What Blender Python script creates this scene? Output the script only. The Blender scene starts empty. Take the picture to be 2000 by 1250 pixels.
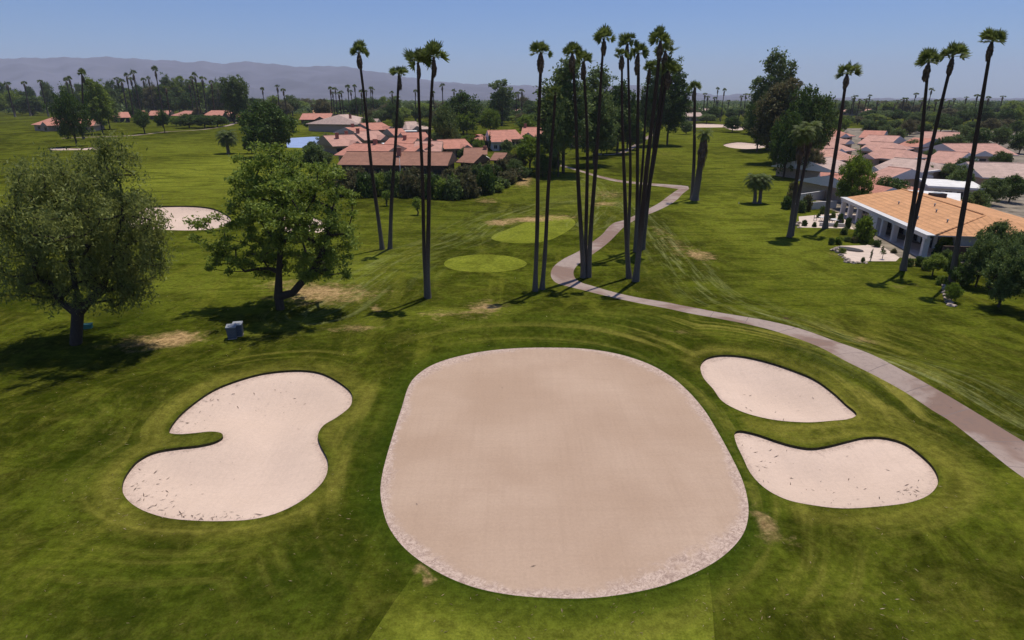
import bpy, math, random
import numpy as np
from mathutils import Vector, geometry
R = math.radians
random.seed(7)
RNG = np.random.default_rng(7)

# ------------------------------------------------------------------ camera
scene = bpy.context.scene
FPX = 1190.0; CX = 1000.0; CY = 625.0; PITCH = R(19.95); CAMZ = 20.0
cam_d = bpy.data.cameras.new("camera"); cam = bpy.data.objects.new("camera", cam_d)
scene.collection.objects.link(cam); scene.camera = cam
cam_d.sensor_width = 36; cam_d.lens = FPX / 2000 * 36
cam_d.clip_start = 0.5; cam_d.clip_end = 60000
cam.location = (0, 0, CAMZ); cam.rotation_euler = (math.pi / 2 - PITCH, 0, 0)

# ------------------------------------------------------------------ light
SUN_EL = R(72); SUN_AZ = R(34)
world = bpy.data.worlds.new("World"); scene.world = world; world.use_nodes = True
wn = world.node_tree.nodes; wl = world.node_tree.links
bg = wn["Background"]; sky = wn.new("ShaderNodeTexSky"); sky.sky_type = 'NISHITA'
sky.sun_disc = False; sky.sun_elevation = SUN_EL; sky.sun_rotation = SUN_AZ
sky.altitude = 100; sky.air_density = 1.0; sky.dust_density = 0.3; sky.ozone_density = 2.5
tint = wn.new("ShaderNodeMix"); tint.data_type = 'RGBA'; tint.blend_type = 'MULTIPLY'; tint.inputs[0].default_value = 1.0
tint.inputs[7].default_value = (0.68, 0.93, 1.42, 1); wl.new(sky.outputs[0], tint.inputs[6]); wl.new(tint.outputs[2], bg.inputs[0])
bg.inputs[1].default_value = 0.07
sd = bpy.data.lights.new("sun", 'SUN'); sd.energy = 4.2; sd.angle = R(0.5); sd.color = (1.0, 0.935, 0.81)
so = bpy.data.objects.new("sun", sd); scene.collection.objects.link(so)
tosun = Vector((math.sin(SUN_AZ) * math.cos(SUN_EL), math.cos(SUN_AZ) * math.cos(SUN_EL), math.sin(SUN_EL)))
so.rotation_euler = tosun.to_track_quat('Z', 'Y').to_euler(); so.location = (50, 50, 200)
scene.view_settings.view_transform = 'Standard'; scene.view_settings.look = 'None'
scene.view_settings.exposure = 0.0; scene.view_settings.gamma = 1.0
scene.cycles.max_bounces = 6; scene.cycles.transparent_max_bounces = 8
scene.cycles.volume_bounces = 1
COL = scene.collection

# ------------------------------------------------------------------ terrain height and pixel -> place
def sstep(a, b, x):
    t = np.clip((x - a) / (b - a), 0, 1); return t * t * (3 - 2 * t)
def gauss(x, y, cx, cy, sx, sy, a=0):
    c, s = math.cos(a), math.sin(a); dx = x - cx; dy = y - cy
    u = (c * dx + s * dy) / sx; v = (-s * dx + c * dy) / sy
    return np.exp(-(u * u + v * v) * 0.5)
def H(x, y):
    z = 5.0 * sstep(130, 430, y)
    z = z + 1.0 * gauss(x, y, 6, 54, 17, 3.6, 0.05) + 1.0 * gauss(x, y, 27, 44, 11, 3.2, -0.55)
    z = z + 1.0 * gauss(x, y, -27, 38.5, 9, 3.2, 0.5) + 0.8 * gauss(x, y, 27, 25, 6, 3) + 0.7 * gauss(x, y, -19, 20, 9, 2.6, -.1)
    z = z + 0.35 * gauss(x, y, -20, 70, 12, 6) + 0.4 * gauss(x, y, 0, 105, 18, 12)
    w = sstep(55, 100, y)
    z = z + w * (0.35 * np.sin(x * 0.055 + 1.3) * np.sin(y * 0.043) + 0.2 * np.sin(x * 0.11 - y * 0.07))
    return z
cp, sp = math.cos(PITCH), math.sin(PITCH)
def ray(px, py):
    u = (px - CX) / FPX; v = (CY - py) / FPX
    return np.array([u, cp + v * sp, -sp + v * cp])
def W(px, py, dz=0.0):
    """point where the view ray meets the surface dz above the terrain"""
    d = ray(px, py); t = 8.0
    f = lambda t: CAMZ + d[2] * t - dz - float(H(d[0] * t, d[1] * t))
    while f(t) > 0 and t < 6000: t *= 1.02
    a, b = t / 1.02, t
    for _ in range(30):
        m = (a + b) / 2
        if f(m) > 0: a = m
        else: b = m
    return np.array([d[0] * b, d[1] * b, CAMZ + d[2] * b])
def atY(px, py, Y):
    d = ray(px, py); t = Y / d[1]
    return np.array([d[0] * t, Y, CAMZ + d[2] * t])
def depth_of(p):                       # metres along the optical axis
    return p[1] * cp - (p[2] - CAMZ) * sp

# ------------------------------------------------------------------ mesh helpers
def np_mesh(name, V, F, mat, smooth=False, k=4):
    me = bpy.data.meshes.new(name); n = len(F)
    V = np.asarray(V, np.float32); F = np.asarray(F, np.int32)
    me.vertices.add(len(V)); me.vertices.foreach_set("co", V.ravel())
    me.loops.add(n * k); me.loops.foreach_set("vertex_index", F.ravel())
    me.polygons.add(n); me.polygons.foreach_set("loop_start", np.arange(0, n * k, k, dtype=np.int32))
    me.polygons.foreach_set("loop_total", np.full(n, k, np.int32))
    if smooth: me.polygons.foreach_set("use_smooth", np.ones(n, bool))
    me.update(calc_edges=True); me.validate()
    me.materials.append(mat)
    return me
def link(name, me, parent=None):
    o = bpy.data.objects.new(name, me); COL.objects.link(o)
    if parent is not None: o.parent = parent
    return o
def empty(name, loc, rz=0.0):
    o = bpy.data.objects.new(name, None); COL.objects.link(o)
    o.location = loc; o.rotation_euler = (0, 0, rz); o.empty_display_size = 0.5
    return o
def tag(o, label=None, cat=None, group=None, kind=None):
    if label: o["label"] = label
    if cat: o["category"] = cat
    if group: o["group"] = group
    if kind: o["kind"] = kind
    return o
class MB:
    def __init__(s): s.v = []; s.f = []; s.m = []
    def add(s, vs, fs, mi=0):
        b = len(s.v); s.v += [tuple(map(float, q)) for q in vs]
        s.f += [tuple(b + i for i in f) for f in fs]; s.m += [mi] * len(fs)
    def box(s, x0, x1, y0, y1, z0, z1, mi=0):
        vs = [(x0, y0, z0), (x1, y0, z0), (x1, y1, z0), (x0, y1, z0), (x0, y0, z1), (x1, y0, z1), (x1, y1, z1), (x0, y1, z1)]
        s.add(vs, [(0, 3, 2, 1), (4, 5, 6, 7), (0, 1, 5, 4), (1, 2, 6, 5), (2, 3, 7, 6), (3, 0, 4, 7)], mi)
    def tube(s, pts, rad, n=8, cap=True, mi=0):
        pts = [Vector(p) for p in pts]; b = len(s.v); rings = []
        prev = None
        for i, p in enumerate(pts):
            d = (pts[min(i + 1, len(pts) - 1)] - pts[max(i - 1, 0)]).normalized()
            ref = Vector((1, 0, 0)) if abs(d.x) < 0.8 else Vector((0, 1, 0))
            a = d.cross(ref).normalized(); c = d.cross(a).normalized()
            rings.append([p + (a * math.cos(2 * math.pi * k / n) + c * math.sin(2 * math.pi * k / n)) * rad[i] for k in range(n)])
        vs = [q for r in rings for q in r]; fs = []
        for i in range(len(rings) - 1):
            for k in range(n):
                a0 = i * n + k; a1 = i * n + (k + 1) % n
                fs.append((a0, a1, a1 + n, a0 + n))
        if cap: fs.append(tuple(range(n))[::-1]); fs.append(tuple((len(rings) - 1) * n + k for k in range(n)))
        s.add(vs, fs, mi)
    def build(s, name, mats, parent=None, smooth=False):
        me = bpy.data.meshes.new(name); me.from_pydata(s.v, [], s.f); me.update()
        for m in (mats if isinstance(mats, (list, tuple)) else [mats]): me.materials.append(m)
        me.polygons.foreach_set("material_index", s.m)
        if smooth: me.polygons.foreach_set("use_smooth", [True] * len(s.f))
        return link(name, me, parent)

# ------------------------------------------------------------------ materials
class NT:
    def __init__(s, name):
        s.m = bpy.data.materials.new(name); s.m.use_nodes = True; s.t = s.m.node_tree; s.N = s.t.nodes; s.L = s.t.links
        s.b = s.N["Principled BSDF"]; s.out = s.N["Material Output"]; s.b.inputs["Specular IOR Level"].default_value = 0.25
        s.b.inputs["Roughness"].default_value = 0.9
    def n(s, t, **k):
        o = s.N.new(t)
        for a, v in k.items(): setattr(o, a, v)
        return o
    def coord(s, kind="Object"): return s.n("ShaderNodeTexCoord").outputs[kind]
    def mapv(s, v, sc=(1, 1, 1), rot=(0, 0, 0)):
        o = s.n("ShaderNodeMapping"); s.L.new(v, o.inputs[0]); o.inputs["Scale"].default_value = sc; o.inputs["Rotation"].default_value = rot
        return o.outputs[0]
    def noise(s, v, scale, detail=4, rough=0.55, dist=0):
        o = s.n("ShaderNodeTexNoise"); o.inputs["Scale"].default_value = scale; o.inputs["Detail"].default_value = detail
        o.inputs["Roughness"].default_value = rough; o.inputs["Distortion"].default_value = dist
        if v is not None: s.L.new(v, o.inputs["Vector"])
        return o.outputs["Fac"]
    def rng(s, v, a, b, c=0.0, d=1.0, smooth=True):
        o = s.n("ShaderNodeMapRange"); o.interpolation_type = 'SMOOTHSTEP' if smooth else 'LINEAR'
        s.L.new(v, o.inputs[0]); 
        for i, q in enumerate((a, b, c, d)): o.inputs[1 + i].default_value = q
        return o.outputs[0]
    def math(s, op, a, b=0.5):
        o = s.n("ShaderNodeMath", operation=op)
        for i, q in enumerate((a, b)):
            if isinstance(q, (int, float)): o.inputs[i].default_value = q
            else: s.L.new(q, o.inputs[i])
        return o.outputs[0]
    def mix(s, f, a, b, blend='MIX'):
        o = s.n("ShaderNodeMix", data_type='RGBA', blend_type=blend)
        for i, q in ((0, f), (6, a), (7, b)):
            if isinstance(q, (int, float)): o.inputs[i].default_value = q
            elif isinstance(q, tuple): o.inputs[i].default_value = (*q, 1)
            else: s.L.new(q, o.inputs[i])
        return o.outputs[2]
    def attr(s, name):
        o = s.n("ShaderNodeAttribute"); o.attribute_name = name; return o.outputs["Fac"]
    def bump(s, h, strength=0.3, dist=0.05):
        o = s.n("ShaderNodeBump"); o.inputs["Strength"].default_value = strength; o.inputs["Distance"].default_value = dist
        s.L.new(h, o.inputs["Height"]); s.L.new(o.outputs[0], s.b.inputs["Normal"])
    def color(s, c): s.L.new(c, s.b.inputs["Base Color"])
def plain(name, col, rough=0.8, var=0.12, scale=3.0, metal=0.0):
    t = NT(name); f = t.noise(t.coord(), scale, 5)
    lo = tuple(c * (1 - var) for c in col); hi = tuple(min(1, c * (1 + var)) for c in col)
    t.color(t.mix(t.rng(f, 0.3, 0.7), lo, hi)); t.b.inputs["Roughness"].default_value = rough; t.b.inputs["Metallic"].default_value = metal
    return t.m
def leafmat(name, dark, mid, light, trans=0.35, clump=0.25):
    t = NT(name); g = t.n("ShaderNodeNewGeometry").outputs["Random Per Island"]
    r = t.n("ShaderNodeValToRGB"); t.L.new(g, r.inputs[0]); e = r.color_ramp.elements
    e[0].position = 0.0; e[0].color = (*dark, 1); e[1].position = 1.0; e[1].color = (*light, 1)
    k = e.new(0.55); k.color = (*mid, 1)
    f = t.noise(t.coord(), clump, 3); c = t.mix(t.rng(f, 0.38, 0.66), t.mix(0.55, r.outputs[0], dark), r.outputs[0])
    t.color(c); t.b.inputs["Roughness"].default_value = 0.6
    tr = t.n("ShaderNodeBsdfTranslucent"); t.L.new(t.mix(0.5, c, light), tr.inputs[0])
    ms = t.n("ShaderNodeMixShader"); ms.inputs[0].default_value = trans
    t.L.new(t.b.outputs[0], ms.inputs[1]); t.L.new(tr.outputs[0], ms.inputs[2]); t.L.new(ms.outputs[0], t.out.inputs[0])
    return t.m

def grass_mat(name, extra=0.0, over=1.0):
    t = NT(name); P = t.n("ShaderNodeNewGeometry").outputs["Position"]
    big = t.noise(P, 0.035, 4, 0.6); med = t.noise(P, 0.22, 5, 0.65, 0.6); fine = t.noise(P, 2.2, 6, 0.75); vfine = t.noise(P, 11.0, 3, 0.7)
    dark = (0.030, 0.037, 0.0035); midc = (0.082, 0.098, 0.0090); lite = (0.180, 0.200, 0.0220)
    c = t.mix(t.rng(t.math('ADD', t.math('MULTIPLY', big, 0.5), t.math('MULTIPLY', med, 0.5)), 0.44, 0.56), dark, midc)
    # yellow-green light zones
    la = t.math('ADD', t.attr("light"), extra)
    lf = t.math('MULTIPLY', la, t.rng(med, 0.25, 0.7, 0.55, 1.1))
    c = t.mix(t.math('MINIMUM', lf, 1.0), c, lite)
    # mown passes: long faint stripes and clouds of paler, drier blades
    ms_ = t.noise(t.mapv(P, (0.30, 0.045, 1), (0, 0, 0.12)), 1.0, 5, 0.7, 0.6)
    c = t.mix(t.math('MULTIPLY', t.rng(ms_, 0.50, 0.66), 0.50 * over), c, (0.135, 0.140, 0.016))
    ms2 = t.noise(t.mapv(P, (0.05, 0.22, 1), (0, 0, -0.25)), 1.3, 6, 0.75, 0.8)
    c = t.mix(t.math('MULTIPLY', t.rng(ms2, 0.52, 0.38), 0.65 * over), c, (0.030, 0.042, 0.003))
    # olive, thin turf mottling
    mot = t.rng(t.noise(P, 0.8, 8, 0.8, 0.8), 0.46, 0.66)
    c = t.mix(t.math('MULTIPLY', mot, 0.42 * over), c, (0.125, 0.115, 0.020))
    # dark lush collar
    c = t.mix(t.math('MULTIPLY', t.attr("lush"), 0.8), c, (0.026, 0.046, 0.004))
    # mowing bands round the green
    ring = t.attr("ring"); w = t.n("ShaderNodeTexNoise"); w.noise_dimensions = '3D'
    cv = t.n("ShaderNodeCombineXYZ"); t.L.new(t.math('MULTIPLY', ring, 0.55), cv.inputs[0])
    sc = t.n("ShaderNodeVectorMath", operation='SCALE'); t.L.new(P, sc.inputs[0]); sc.inputs[3].default_value = 0.05
    ad = t.n("ShaderNodeVectorMath", operation='ADD'); t.L.new(cv.outputs[0], ad.inputs[0]); t.L.new(sc.outputs[0], ad.inputs[1])
    bands = t.noise(ad.outputs[0], 1.6, 3, 0.6, 0.4)
    c = t.mix(t.math('MULTIPLY', t.rng(bands, 0.46, 0.64), t.math('MULTIPLY', t.attr("band"), 1.0)), c, (0.200, 0.180, 0.032))
    c = t.mix(t.math('MULTIPLY', t.rng(bands, 0.48, 0.34), t.math('MULTIPLY', t.attr("band"), 0.7)), c, (0.026, 0.036, 0.003))
    c = t.mix(t.math('MULTIPLY', t.attr('fringe'), t.rng(med, 0.25, 0.7, 0.3, 0.8)), c, (0.165, 0.150, 0.024))
    # pale mower / cart streaks
    cs = t.n("ShaderNodeCombineXYZ"); t.L.new(t.math('MULTIPLY', t.attr("su"), 0.9), cs.inputs[0]); t.L.new(t.math('MULTIPLY', t.attr("sv"), 0.06), cs.inputs[1])
    st = t.noise(cs.outputs[0], 1.3, 5, 0.75, 0.3)
    c = t.mix(t.math('MULTIPLY', t.rng(st, 0.47, 0.68), t.math('MULTIPLY', t.attr("sw"), 0.75)), c, (0.22, 0.23, 0.09))
    # dry patches
    dn = t.noise(P, 0.9, 7, 0.7, 0.5)
    df = t.rng(t.math('ADD', t.attr("dry"), t.math('MULTIPLY', t.math('SUBTRACT', dn, 0.5), 1.3)), 0.30, 0.85)
    c = t.mix(df, c, t.mix(t.rng(fine, 0.3, 0.7), (0.23, 0.15, 0.065), (0.40, 0.27, 0.13)))
    df2 = t.rng(t.math('ADD', t.attr("soil"), t.math('MULTIPLY', t.math('SUBTRACT', dn, 0.5), 0.8)), 0.5, 0.8)
    c = t.mix(df2, c, (0.07, 0.045, 0.025))
    # grain
    k = t.math('MULTIPLY', t.rng(fine, 0.25, 0.75, 0.62, 1.36), t.rng(vfine, 0.25, 0.75, 0.80, 1.2))
    vm = t.n("ShaderNodeVectorMath", operation='SCALE'); t.L.new(c, vm.inputs[0]); t.L.new(k, vm.inputs[3])
    t.color(vm.outputs[0]); t.bump(t.math('ADD', fine, vfine), 0.35, 0.12)
    t.b.inputs["Specular IOR Level"].default_value = 0.0
    return t.m
def sand_mat(name, lo, hi, rimc):
    t = NT(name); P = t.n("ShaderNodeNewGeometry").outputs["Position"]
    f1 = t.noise(P, 0.14, 3, 0.5, 0.3); f2 = t.noise(P, 6.0, 6, 0.8)
    c = t.mix(t.rng(f1, 0.25, 0.80), lo, hi)
    st = t.noise(t.mapv(P, (0.12, 1.6, 1)), 1.6, 4, 0.7); c = t.mix(t.math('MULTIPLY', t.rng(st, 0.42, 0.72), 0.12), c, tuple(q * 0.78 for q in lo))
    st = t.noise(t.mapv(P, (2.6, 0.10, 1)), 1.3, 4, 0.7); c = t.mix(t.math('MULTIPLY', t.rng(st, 0.42, 0.72), 0.14), c, tuple(q * 0.78 for q in lo))
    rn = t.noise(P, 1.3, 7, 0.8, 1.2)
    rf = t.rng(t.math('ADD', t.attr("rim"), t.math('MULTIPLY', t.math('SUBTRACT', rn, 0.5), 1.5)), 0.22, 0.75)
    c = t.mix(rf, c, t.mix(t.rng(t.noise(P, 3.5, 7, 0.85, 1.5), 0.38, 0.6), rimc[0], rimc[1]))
    k = t.rng(f2, 0.2, 0.8, 0.9, 1.08)
    vm = t.n("ShaderNodeVectorMath", operation='SCALE'); t.L.new(c, vm.inputs[0]); t.L.new(k, vm.inputs[3])
    t.color(vm.outputs[0]); t.bump(t.math('ADD', f2, rn), 0.25, 0.06); t.b.inputs["Specular IOR Level"].default_value = 0.1
    return t.m
def roof_mat(name, col, rib=3.0, axis=0):
    t = NT(name); O = t.coord()
    f = t.noise(O, 0.6, 6, 0.75); g = t.noise(t.mapv(O, (4, 4, 4)), 1.0, 2)
    c = t.mix(t.rng(f, 0.3, 0.7), tuple(q * 0.78 for q in col), tuple(min(1, q * 1.15) for q in col))
    c = t.mix(t.math('MULTIPLY', t.rng(g, 0.5, 0.7), 0.35), c, tuple(q * 0.66 for q in col))
    sep = t.n("ShaderNodeSeparateXYZ"); t.L.new(O, sep.inputs[0])
    wx = t.math('SINE', t.math('MULTIPLY', sep.outputs[0], 6.283 * rib)); wy = t.math('SINE', t.math('MULTIPLY', sep.outputs[1], 6.283 * 1.1))
    cr = t.math('MULTIPLY', t.rng(wy, 0.55, 1.0), 0.5)
    c = t.mix(cr, c, tuple(q * 0.6 for q in col)); t.color(c)
    t.bump(t.math('ADD', wx, t.math('MULTIPLY', wy, 0.5)), 0.5, 0.05); return t.m
def bark_mat(name, lo, hi, z0, z1, ringed=True):
    t = NT(name); O = t.coord(); sep = t.n("ShaderNodeSeparateXYZ"); t.L.new(O, sep.inputs[0])
    f = t.noise(t.mapv(O, (3, 3, 9) if ringed else (6, 6, 0.8)), 2.0, 6, 0.8)
    c = t.mix(t.rng(t.math('ADD', sep.outputs[2], t.math('MULTIPLY', f, 3.0)), z0, z1), lo, hi)
    c = t.mix(t.math('MULTIPLY', t.rng(f, 0.45, 0.7), 0.5), c, (0.02, 0.016, 0.012)); t.color(c)
    t.bump(f, 0.8, 0.12); return t.m

M = {}
M['grass'] = grass_mat("grass"); M['fairway'] = grass_mat("fairway_grass", 0.75, 0.6); M['tee'] = grass_mat("tee_grass", 0.95, 0.2)
M['sand'] = sand_mat("bunker_sand", (0.575, 0.435, 0.345), (0.67, 0.51, 0.41), ((0.34, 0.25, 0.20), (0.62, 0.47, 0.39)))
M['green_sand'] = sand_mat("bare_green_sand", (0.405, 0.282, 0.202), (0.49, 0.355, 0.265), ((0.30, 0.21, 0.17), (0.58, 0.44, 0.36)))
M['lip'] = plain("lip_soil", (0.035, 0.034, 0.014), 0.95, 0.5, 4)
t = NT("path_concrete"); P_ = t.n("ShaderNodeNewGeometry").outputs["Position"]
c_ = t.mix(t.rng(t.noise(P_, 0.16, 4, 0.6, 0.4), 0.42, 0.58), (0.345, 0.265, 0.225), (0.225, 0.145, 0.112))
c_ = t.mix(t.math('MULTIPLY', t.rng(t.noise(P_, 2.0, 7, 0.8, 0.5), 0.45, 0.72), 0.55), c_, (0.16, 0.12, 0.11))
sj = t.attr("su"); cj = t.rng(t.math('ABSOLUTE', t.math('SUBTRACT', t.math('FRACT', t.math('DIVIDE', sj, 3.0)), 0.5)), 0.0, 0.02)
c_ = t.mix(cj, (0.19, 0.145, 0.13), c_); t.color(c_); t.bump(t.noise(P_, 8, 6, 0.8), 0.3, 0.03); M['path'] = t.m
M['yard'] = plain("yard_gravel", (0.20, 0.165, 0.125), 0.95, 0.45, 0.4)
M['patio'] = plain("patio_paving", (0.60, 0.48, 0.40), 0.9, 0.08, 1.0)
M['court'] = plain("court_blue", (0.26, 0.34, 0.54), 0.7, 0.06, 0.3)
M['bark'] = bark_mat("bark", (0.075, 0.058, 0.043), (0.05, 0.04, 0.03), 1, 8, False)
M['palm_trunk'] = bark_mat("palm_bark", (0.155, 0.13, 0.105), (0.060, 0.038, 0.026), 3, 10)
M['skirt'] = leafmat("dead_frond", (0.065, 0.042, 0.0260), (0.130, 0.085, 0.0520), (0.221, 0.150, 0.0910), 0.1)
M['frond'] = leafmat("palm_frond", (0.056, 0.083, 0.0177), (0.105, 0.149, 0.0310), (0.211, 0.249, 0.0664), 0.4)
M['leaf_a'] = leafmat("sycamore_leaf", (0.091, 0.134, 0.0180), (0.190, 0.260, 0.0330), (0.380, 0.461, 0.0750), 0.35)
M['leaf_b'] = leafmat("willow_leaf", (0.096, 0.120, 0.0261), (0.199, 0.226, 0.0508), (0.398, 0.426, 0.1160), 0.35)
M['leaf_dark'] = leafmat("ficus_leaf", (0.035, 0.065, 0.0116), (0.067, 0.117, 0.0188), (0.135, 0.214, 0.0319), 0.25)
M['leaf_euc'] = leafmat("eucalyptus_leaf", (0.064, 0.099, 0.0261), (0.120, 0.173, 0.0435), (0.239, 0.310, 0.0870), 0.3)
M['leaf_lime'] = leafmat("bright_leaf", (0.075, 0.125, 0.0150), (0.150, 0.231, 0.0225), (0.275, 0.362, 0.0375), 0.4)
M['leaf_olean'] = leafmat("oleander_leaf", (0.063, 0.077, 0.0252), (0.126, 0.140, 0.0420), (0.280, 0.210, 0.1120), 0.3)
M['roof_red'] = roof_mat("roof_red_tile", (0.53, 0.235, 0.170)); M['roof_pink'] = roof_mat("roof_pink_tile", (0.55, 0.305, 0.240))
M['roof_brown'] = roof_mat("roof_brown_tile", (0.32, 0.16, 0.11)); M['roof_pale'] = roof_mat("roof_pale_tile", (0.54, 0.39, 0.33))
M['roof_orange'] = roof_mat("roof_orange_tile", (0.60, 0.31, 0.15), 2.0); M['roof_white'] = plain("flat_roof_coating", (0.72, 0.69, 0.66), 0.7, 0.1, 0.6)
M['wall_white'] = plain("white_stucco", (0.62, 0.60, 0.58), 0.9, 0.06); M['wall_tan'] = plain("tan_stucco", (0.40, 0.30, 0.23), 0.9, 0.12)
M['wall_brown'] = plain("brown_wall", (0.10, 0.07, 0.055), 0.9, 0.2); M['brick'] = plain("chimney_brick", (0.33, 0.15, 0.11), 0.9, 0.2, 6)
M['glass'] = plain("window_glass", (0.03, 0.035, 0.04), 0.15, 0.1); M['trim'] = plain("white_trim", (0.60, 0.58, 0.57), 0.7, 0.05)
M['metal'] = plain("grey_metal", (0.30, 0.31, 0.33), 0.5, 0.1, 5, 0.3); M['bin'] = plain("bin_grey", (0.10, 0.11, 0.125), 0.6, 0.15, 6)
M['bin_lid'] = plain("bin_lid_grey", (0.30, 0.31, 0.33), 0.6, 0.1, 6); M['dark'] = plain("dark_furniture", (0.05, 0.045, 0.045), 0.7, 0.2)
M['stone'] = plain("garden_rock", (0.36, 0.29, 0.24), 0.95, 0.35, 2.5); M['straw'] = leafmat("dead_leaf", (0.10, 0.06, 0.035), (0.28, 0.19, 0.11), (0.52, 0.42, 0.28), 0.1)
M['twig'] = leafmat("twig_brown", (0.05, 0.03, 0.022), (0.13, 0.08, 0.06), (0.26, 0.17, 0.12), 0.0); M['teal'] = plain("teal_plastic", (0.05, 0.19, 0.15), 0.6, 0.1)
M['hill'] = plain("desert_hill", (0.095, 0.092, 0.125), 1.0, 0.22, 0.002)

# ------------------------------------------------------------------ ground regions (outlines)
def smooth_poly(pts, closed=True, sub=5):
    P = np.array(pts, float); n = len(P); out = []
    rngi = range(n) if closed else range(n - 1)
    for i in rngi:
        if closed: p0, p1, p2, p3 = P[i - 1], P[i], P[(i + 1) % n], P[(i + 2) % n]
        else: p0, p1, p2, p3 = P[max(i - 1, 0)], P[i], P[i + 1], P[min(i + 2, n - 1)]
        for k in range(sub):
            s = k / sub
            out.append(0.5 * ((2 * p1) + (-p0 + p2) * s + (2 * p0 - 5 * p1 + 4 * p2 - p3) * s * s + (-p0 + 3 * p1 - 3 * p2 + p3) * s ** 3))
    if not closed: out.append(P[-1])
    return np.array(out)
def ground_poly(px, sub=5, closed=True):
    w = np.array([W(a, b)[:2] for a, b in px])
    return smooth_poly(w, closed, sub) if sub > 1 else w
OUT = {}
OUT['putting_green'] = ground_poly([(1090,679),(1150,682),(1210,692),(1265,710),(1310,735),(1345,765),(1375,800),(1400,840),(1425,885),(1447,930),(1458,965),(1462,1000),(1455,1035),(1435,1065),(1400,1095),(1350,1122),(1290,1145),(1220,1160),(1150,1168),(1080,1168),(1000,1162),(930,1148),(870,1125),(820,1095),(785,1065),(760,1030),(748,995),(743,960),(747,925),(757,885),(772,835),(785,795),(797,757),(812,735),(840,715),(880,700),(940,687),(1010,680)], 6)
OUT['sand_bunker'] = ground_poly([(594,723),(629,729),(661,745),(684,764),(688,780),(682,796),(658,815),(632,831),(621,850),(626,870),(639,895),(640,918),(631,940),(610,962),(578,985),(536,1004),(488,1015),(434,1018),(380,1017),(328,1012),(284,999),(255,982),(240,962),(240,940),(252,918),(271,898),(303,882),(348,874),(386,870),(418,863),(434,854),(432,846),(412,843),(380,846),(351,848),(330,844),(341,822),(367,796),(412,764),(456,745),(508,730),(552,724)], 5)
OUT['sand_bunker.001'] = ground_poly([(1368,718),(1374,704),(1390,696),(1416,693),(1454,696),(1502,707),(1550,723),(1592,741),(1627,766),(1652,789),(1673,808),(1659,818),(1624,822),(1576,825),(1518,821),(1470,811),(1435,798),(1409,782),(1393,760),(1374,738)], 6)
OUT['sand_bunker.002'] = ground_poly([(1435,846),(1448,841),(1480,848),(1518,861),(1550,870),(1585,875),(1620,870),(1656,861),(1688,854),(1726,854),(1764,864),(1793,883),(1819,907),(1832,930),(1830,949),(1812,968),(1774,982),(1710,990),(1646,993),(1588,987),(1537,976),(1496,955),(1467,926),(1451,894),(1438,866)], 6)
OUT['sand_bunker.003'] = ground_poly([(270,407),(330,402),(390,403),(425,410),(450,425),(445,437),(420,447),(370,450),(320,449),(270,448),(235,430)], 4)
OUT['sand_bunker.004'] = ground_poly([(515,405),(545,410),(600,420),(640,435),(641,450),(600,456),(560,452),(535,437),(510,415)], 4)
OUT['sand_bunker.005'] = ground_poly([(1413,282),(1440,277),(1470,279),(1495,282),(1494,288),(1460,291),(1425,288)], 3)
OUT['sand_bunker.006'] = ground_poly([(1334,243),(1375,241),(1418,243),(1420,248),(1380,249),(1336,248)], 3)
OUT['sand_bunker.007'] = ground_poly([(1412,246),(1435,244),(1455,249),(1450,254),(1425,253)], 3)
OUT['sand_bunker.008'] = ground_poly([(100,288),(150,289),(196,286),(194,292),(150,293),(100,293)], 3)
OUT['tee'] = ground_poly([(867,515),(880,505),(910,499),(947,497),(985,499),(1015,506),(1029,515),(1015,524),(985,530),(947,532),(910,530),(880,525)], 4)
OUT['tee.001'] = ground_poly([(960,466),(985,473),(1030,475),(1075,468),(1110,450),(1124,435),(1110,424),(1080,421),(1050,426),(1000,445),(970,456)], 4)
inner = [(2080,905),(2010,868),(1930,820),(1862,779),(1806,747),(1742,712),(1662,677),(1582,648),(1502,627),(1403,610),(1340,598),(1300,590),(1240,580),(1190,568),(1156,558),(1136,552),(1124,544),(1120,532),(1126,520),(1140,508),(1170,488),(1190,472),(1206,456),(1218,444),(1240,430),(1266,419),(1296,406),(1320,392),(1334,378),(1346,369)]
outer = [(2090,990),(2010,940),(1930,880),(1862,827),(1822,802),(1768,766),(1710,734),(1646,702),(1582,670),(1518,648),(1454,632),(1358,614),(1320,606),(1280,598),(1220,586),(1160,572),(1120,562),(1090,554),(1078,544),(1076,532),(1082,520),(1100,506),(1126,493),(1144,482),(1160,470),(1176,458),(1188,444),(1200,435),(1218,430),(1244,419),(1268,407),(1288,396),(1304,384),(1318,374),(1326,369)]
thin_lo = [(1280,363),(1220,357),(1190,352),(1150,341),(1105,327),(1060,318)]
thin_hi = [(1060,316),(1105,324),(1152,338),(1192,348),(1220,353),(1280,358.5),(1330,362),(1344,364)]
OUT['cart_path'] = np.vstack([ground_poly(inner, 4, False)[::1], ground_poly(list(reversed(thin_hi)), 2, False), ground_poly(list(reversed(thin_lo)), 2, False), ground_poly(list(reversed(outer)), 4, False)])
def strip(px, wd):
    c = ground_poly(px, 3, False); d = np.gradient(c, axis=0); d /= np.linalg.norm(d, axis=1)[:, None]
    n = np.stack([-d[:, 1], d[:, 0]], 1); return np.vstack([c + n * wd / 2, (c - n * wd / 2)[::-1]])
OUT['cart_path.001'] = strip([(120,270),(200,267),(266,264),(330,257),(396,253),(450,244),(468,239)], 2.6)
OUT['cart_path.002'] = strip([(1160,300),(1185,302),(1215,298),(1240,285),(1262,270),(1275,262)], 2.4)
OUT['patio'] = ground_poly([(1641,480),(1690,479),(1712,474),(1757,503),(1750,510),(1700,510),(1662,513),(1646,497)], 1)
OUT['patio.001'] = ground_poly([(1560,423),(1640,416),(1668,448),(1650,446),(1562,444)], 1)
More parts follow.
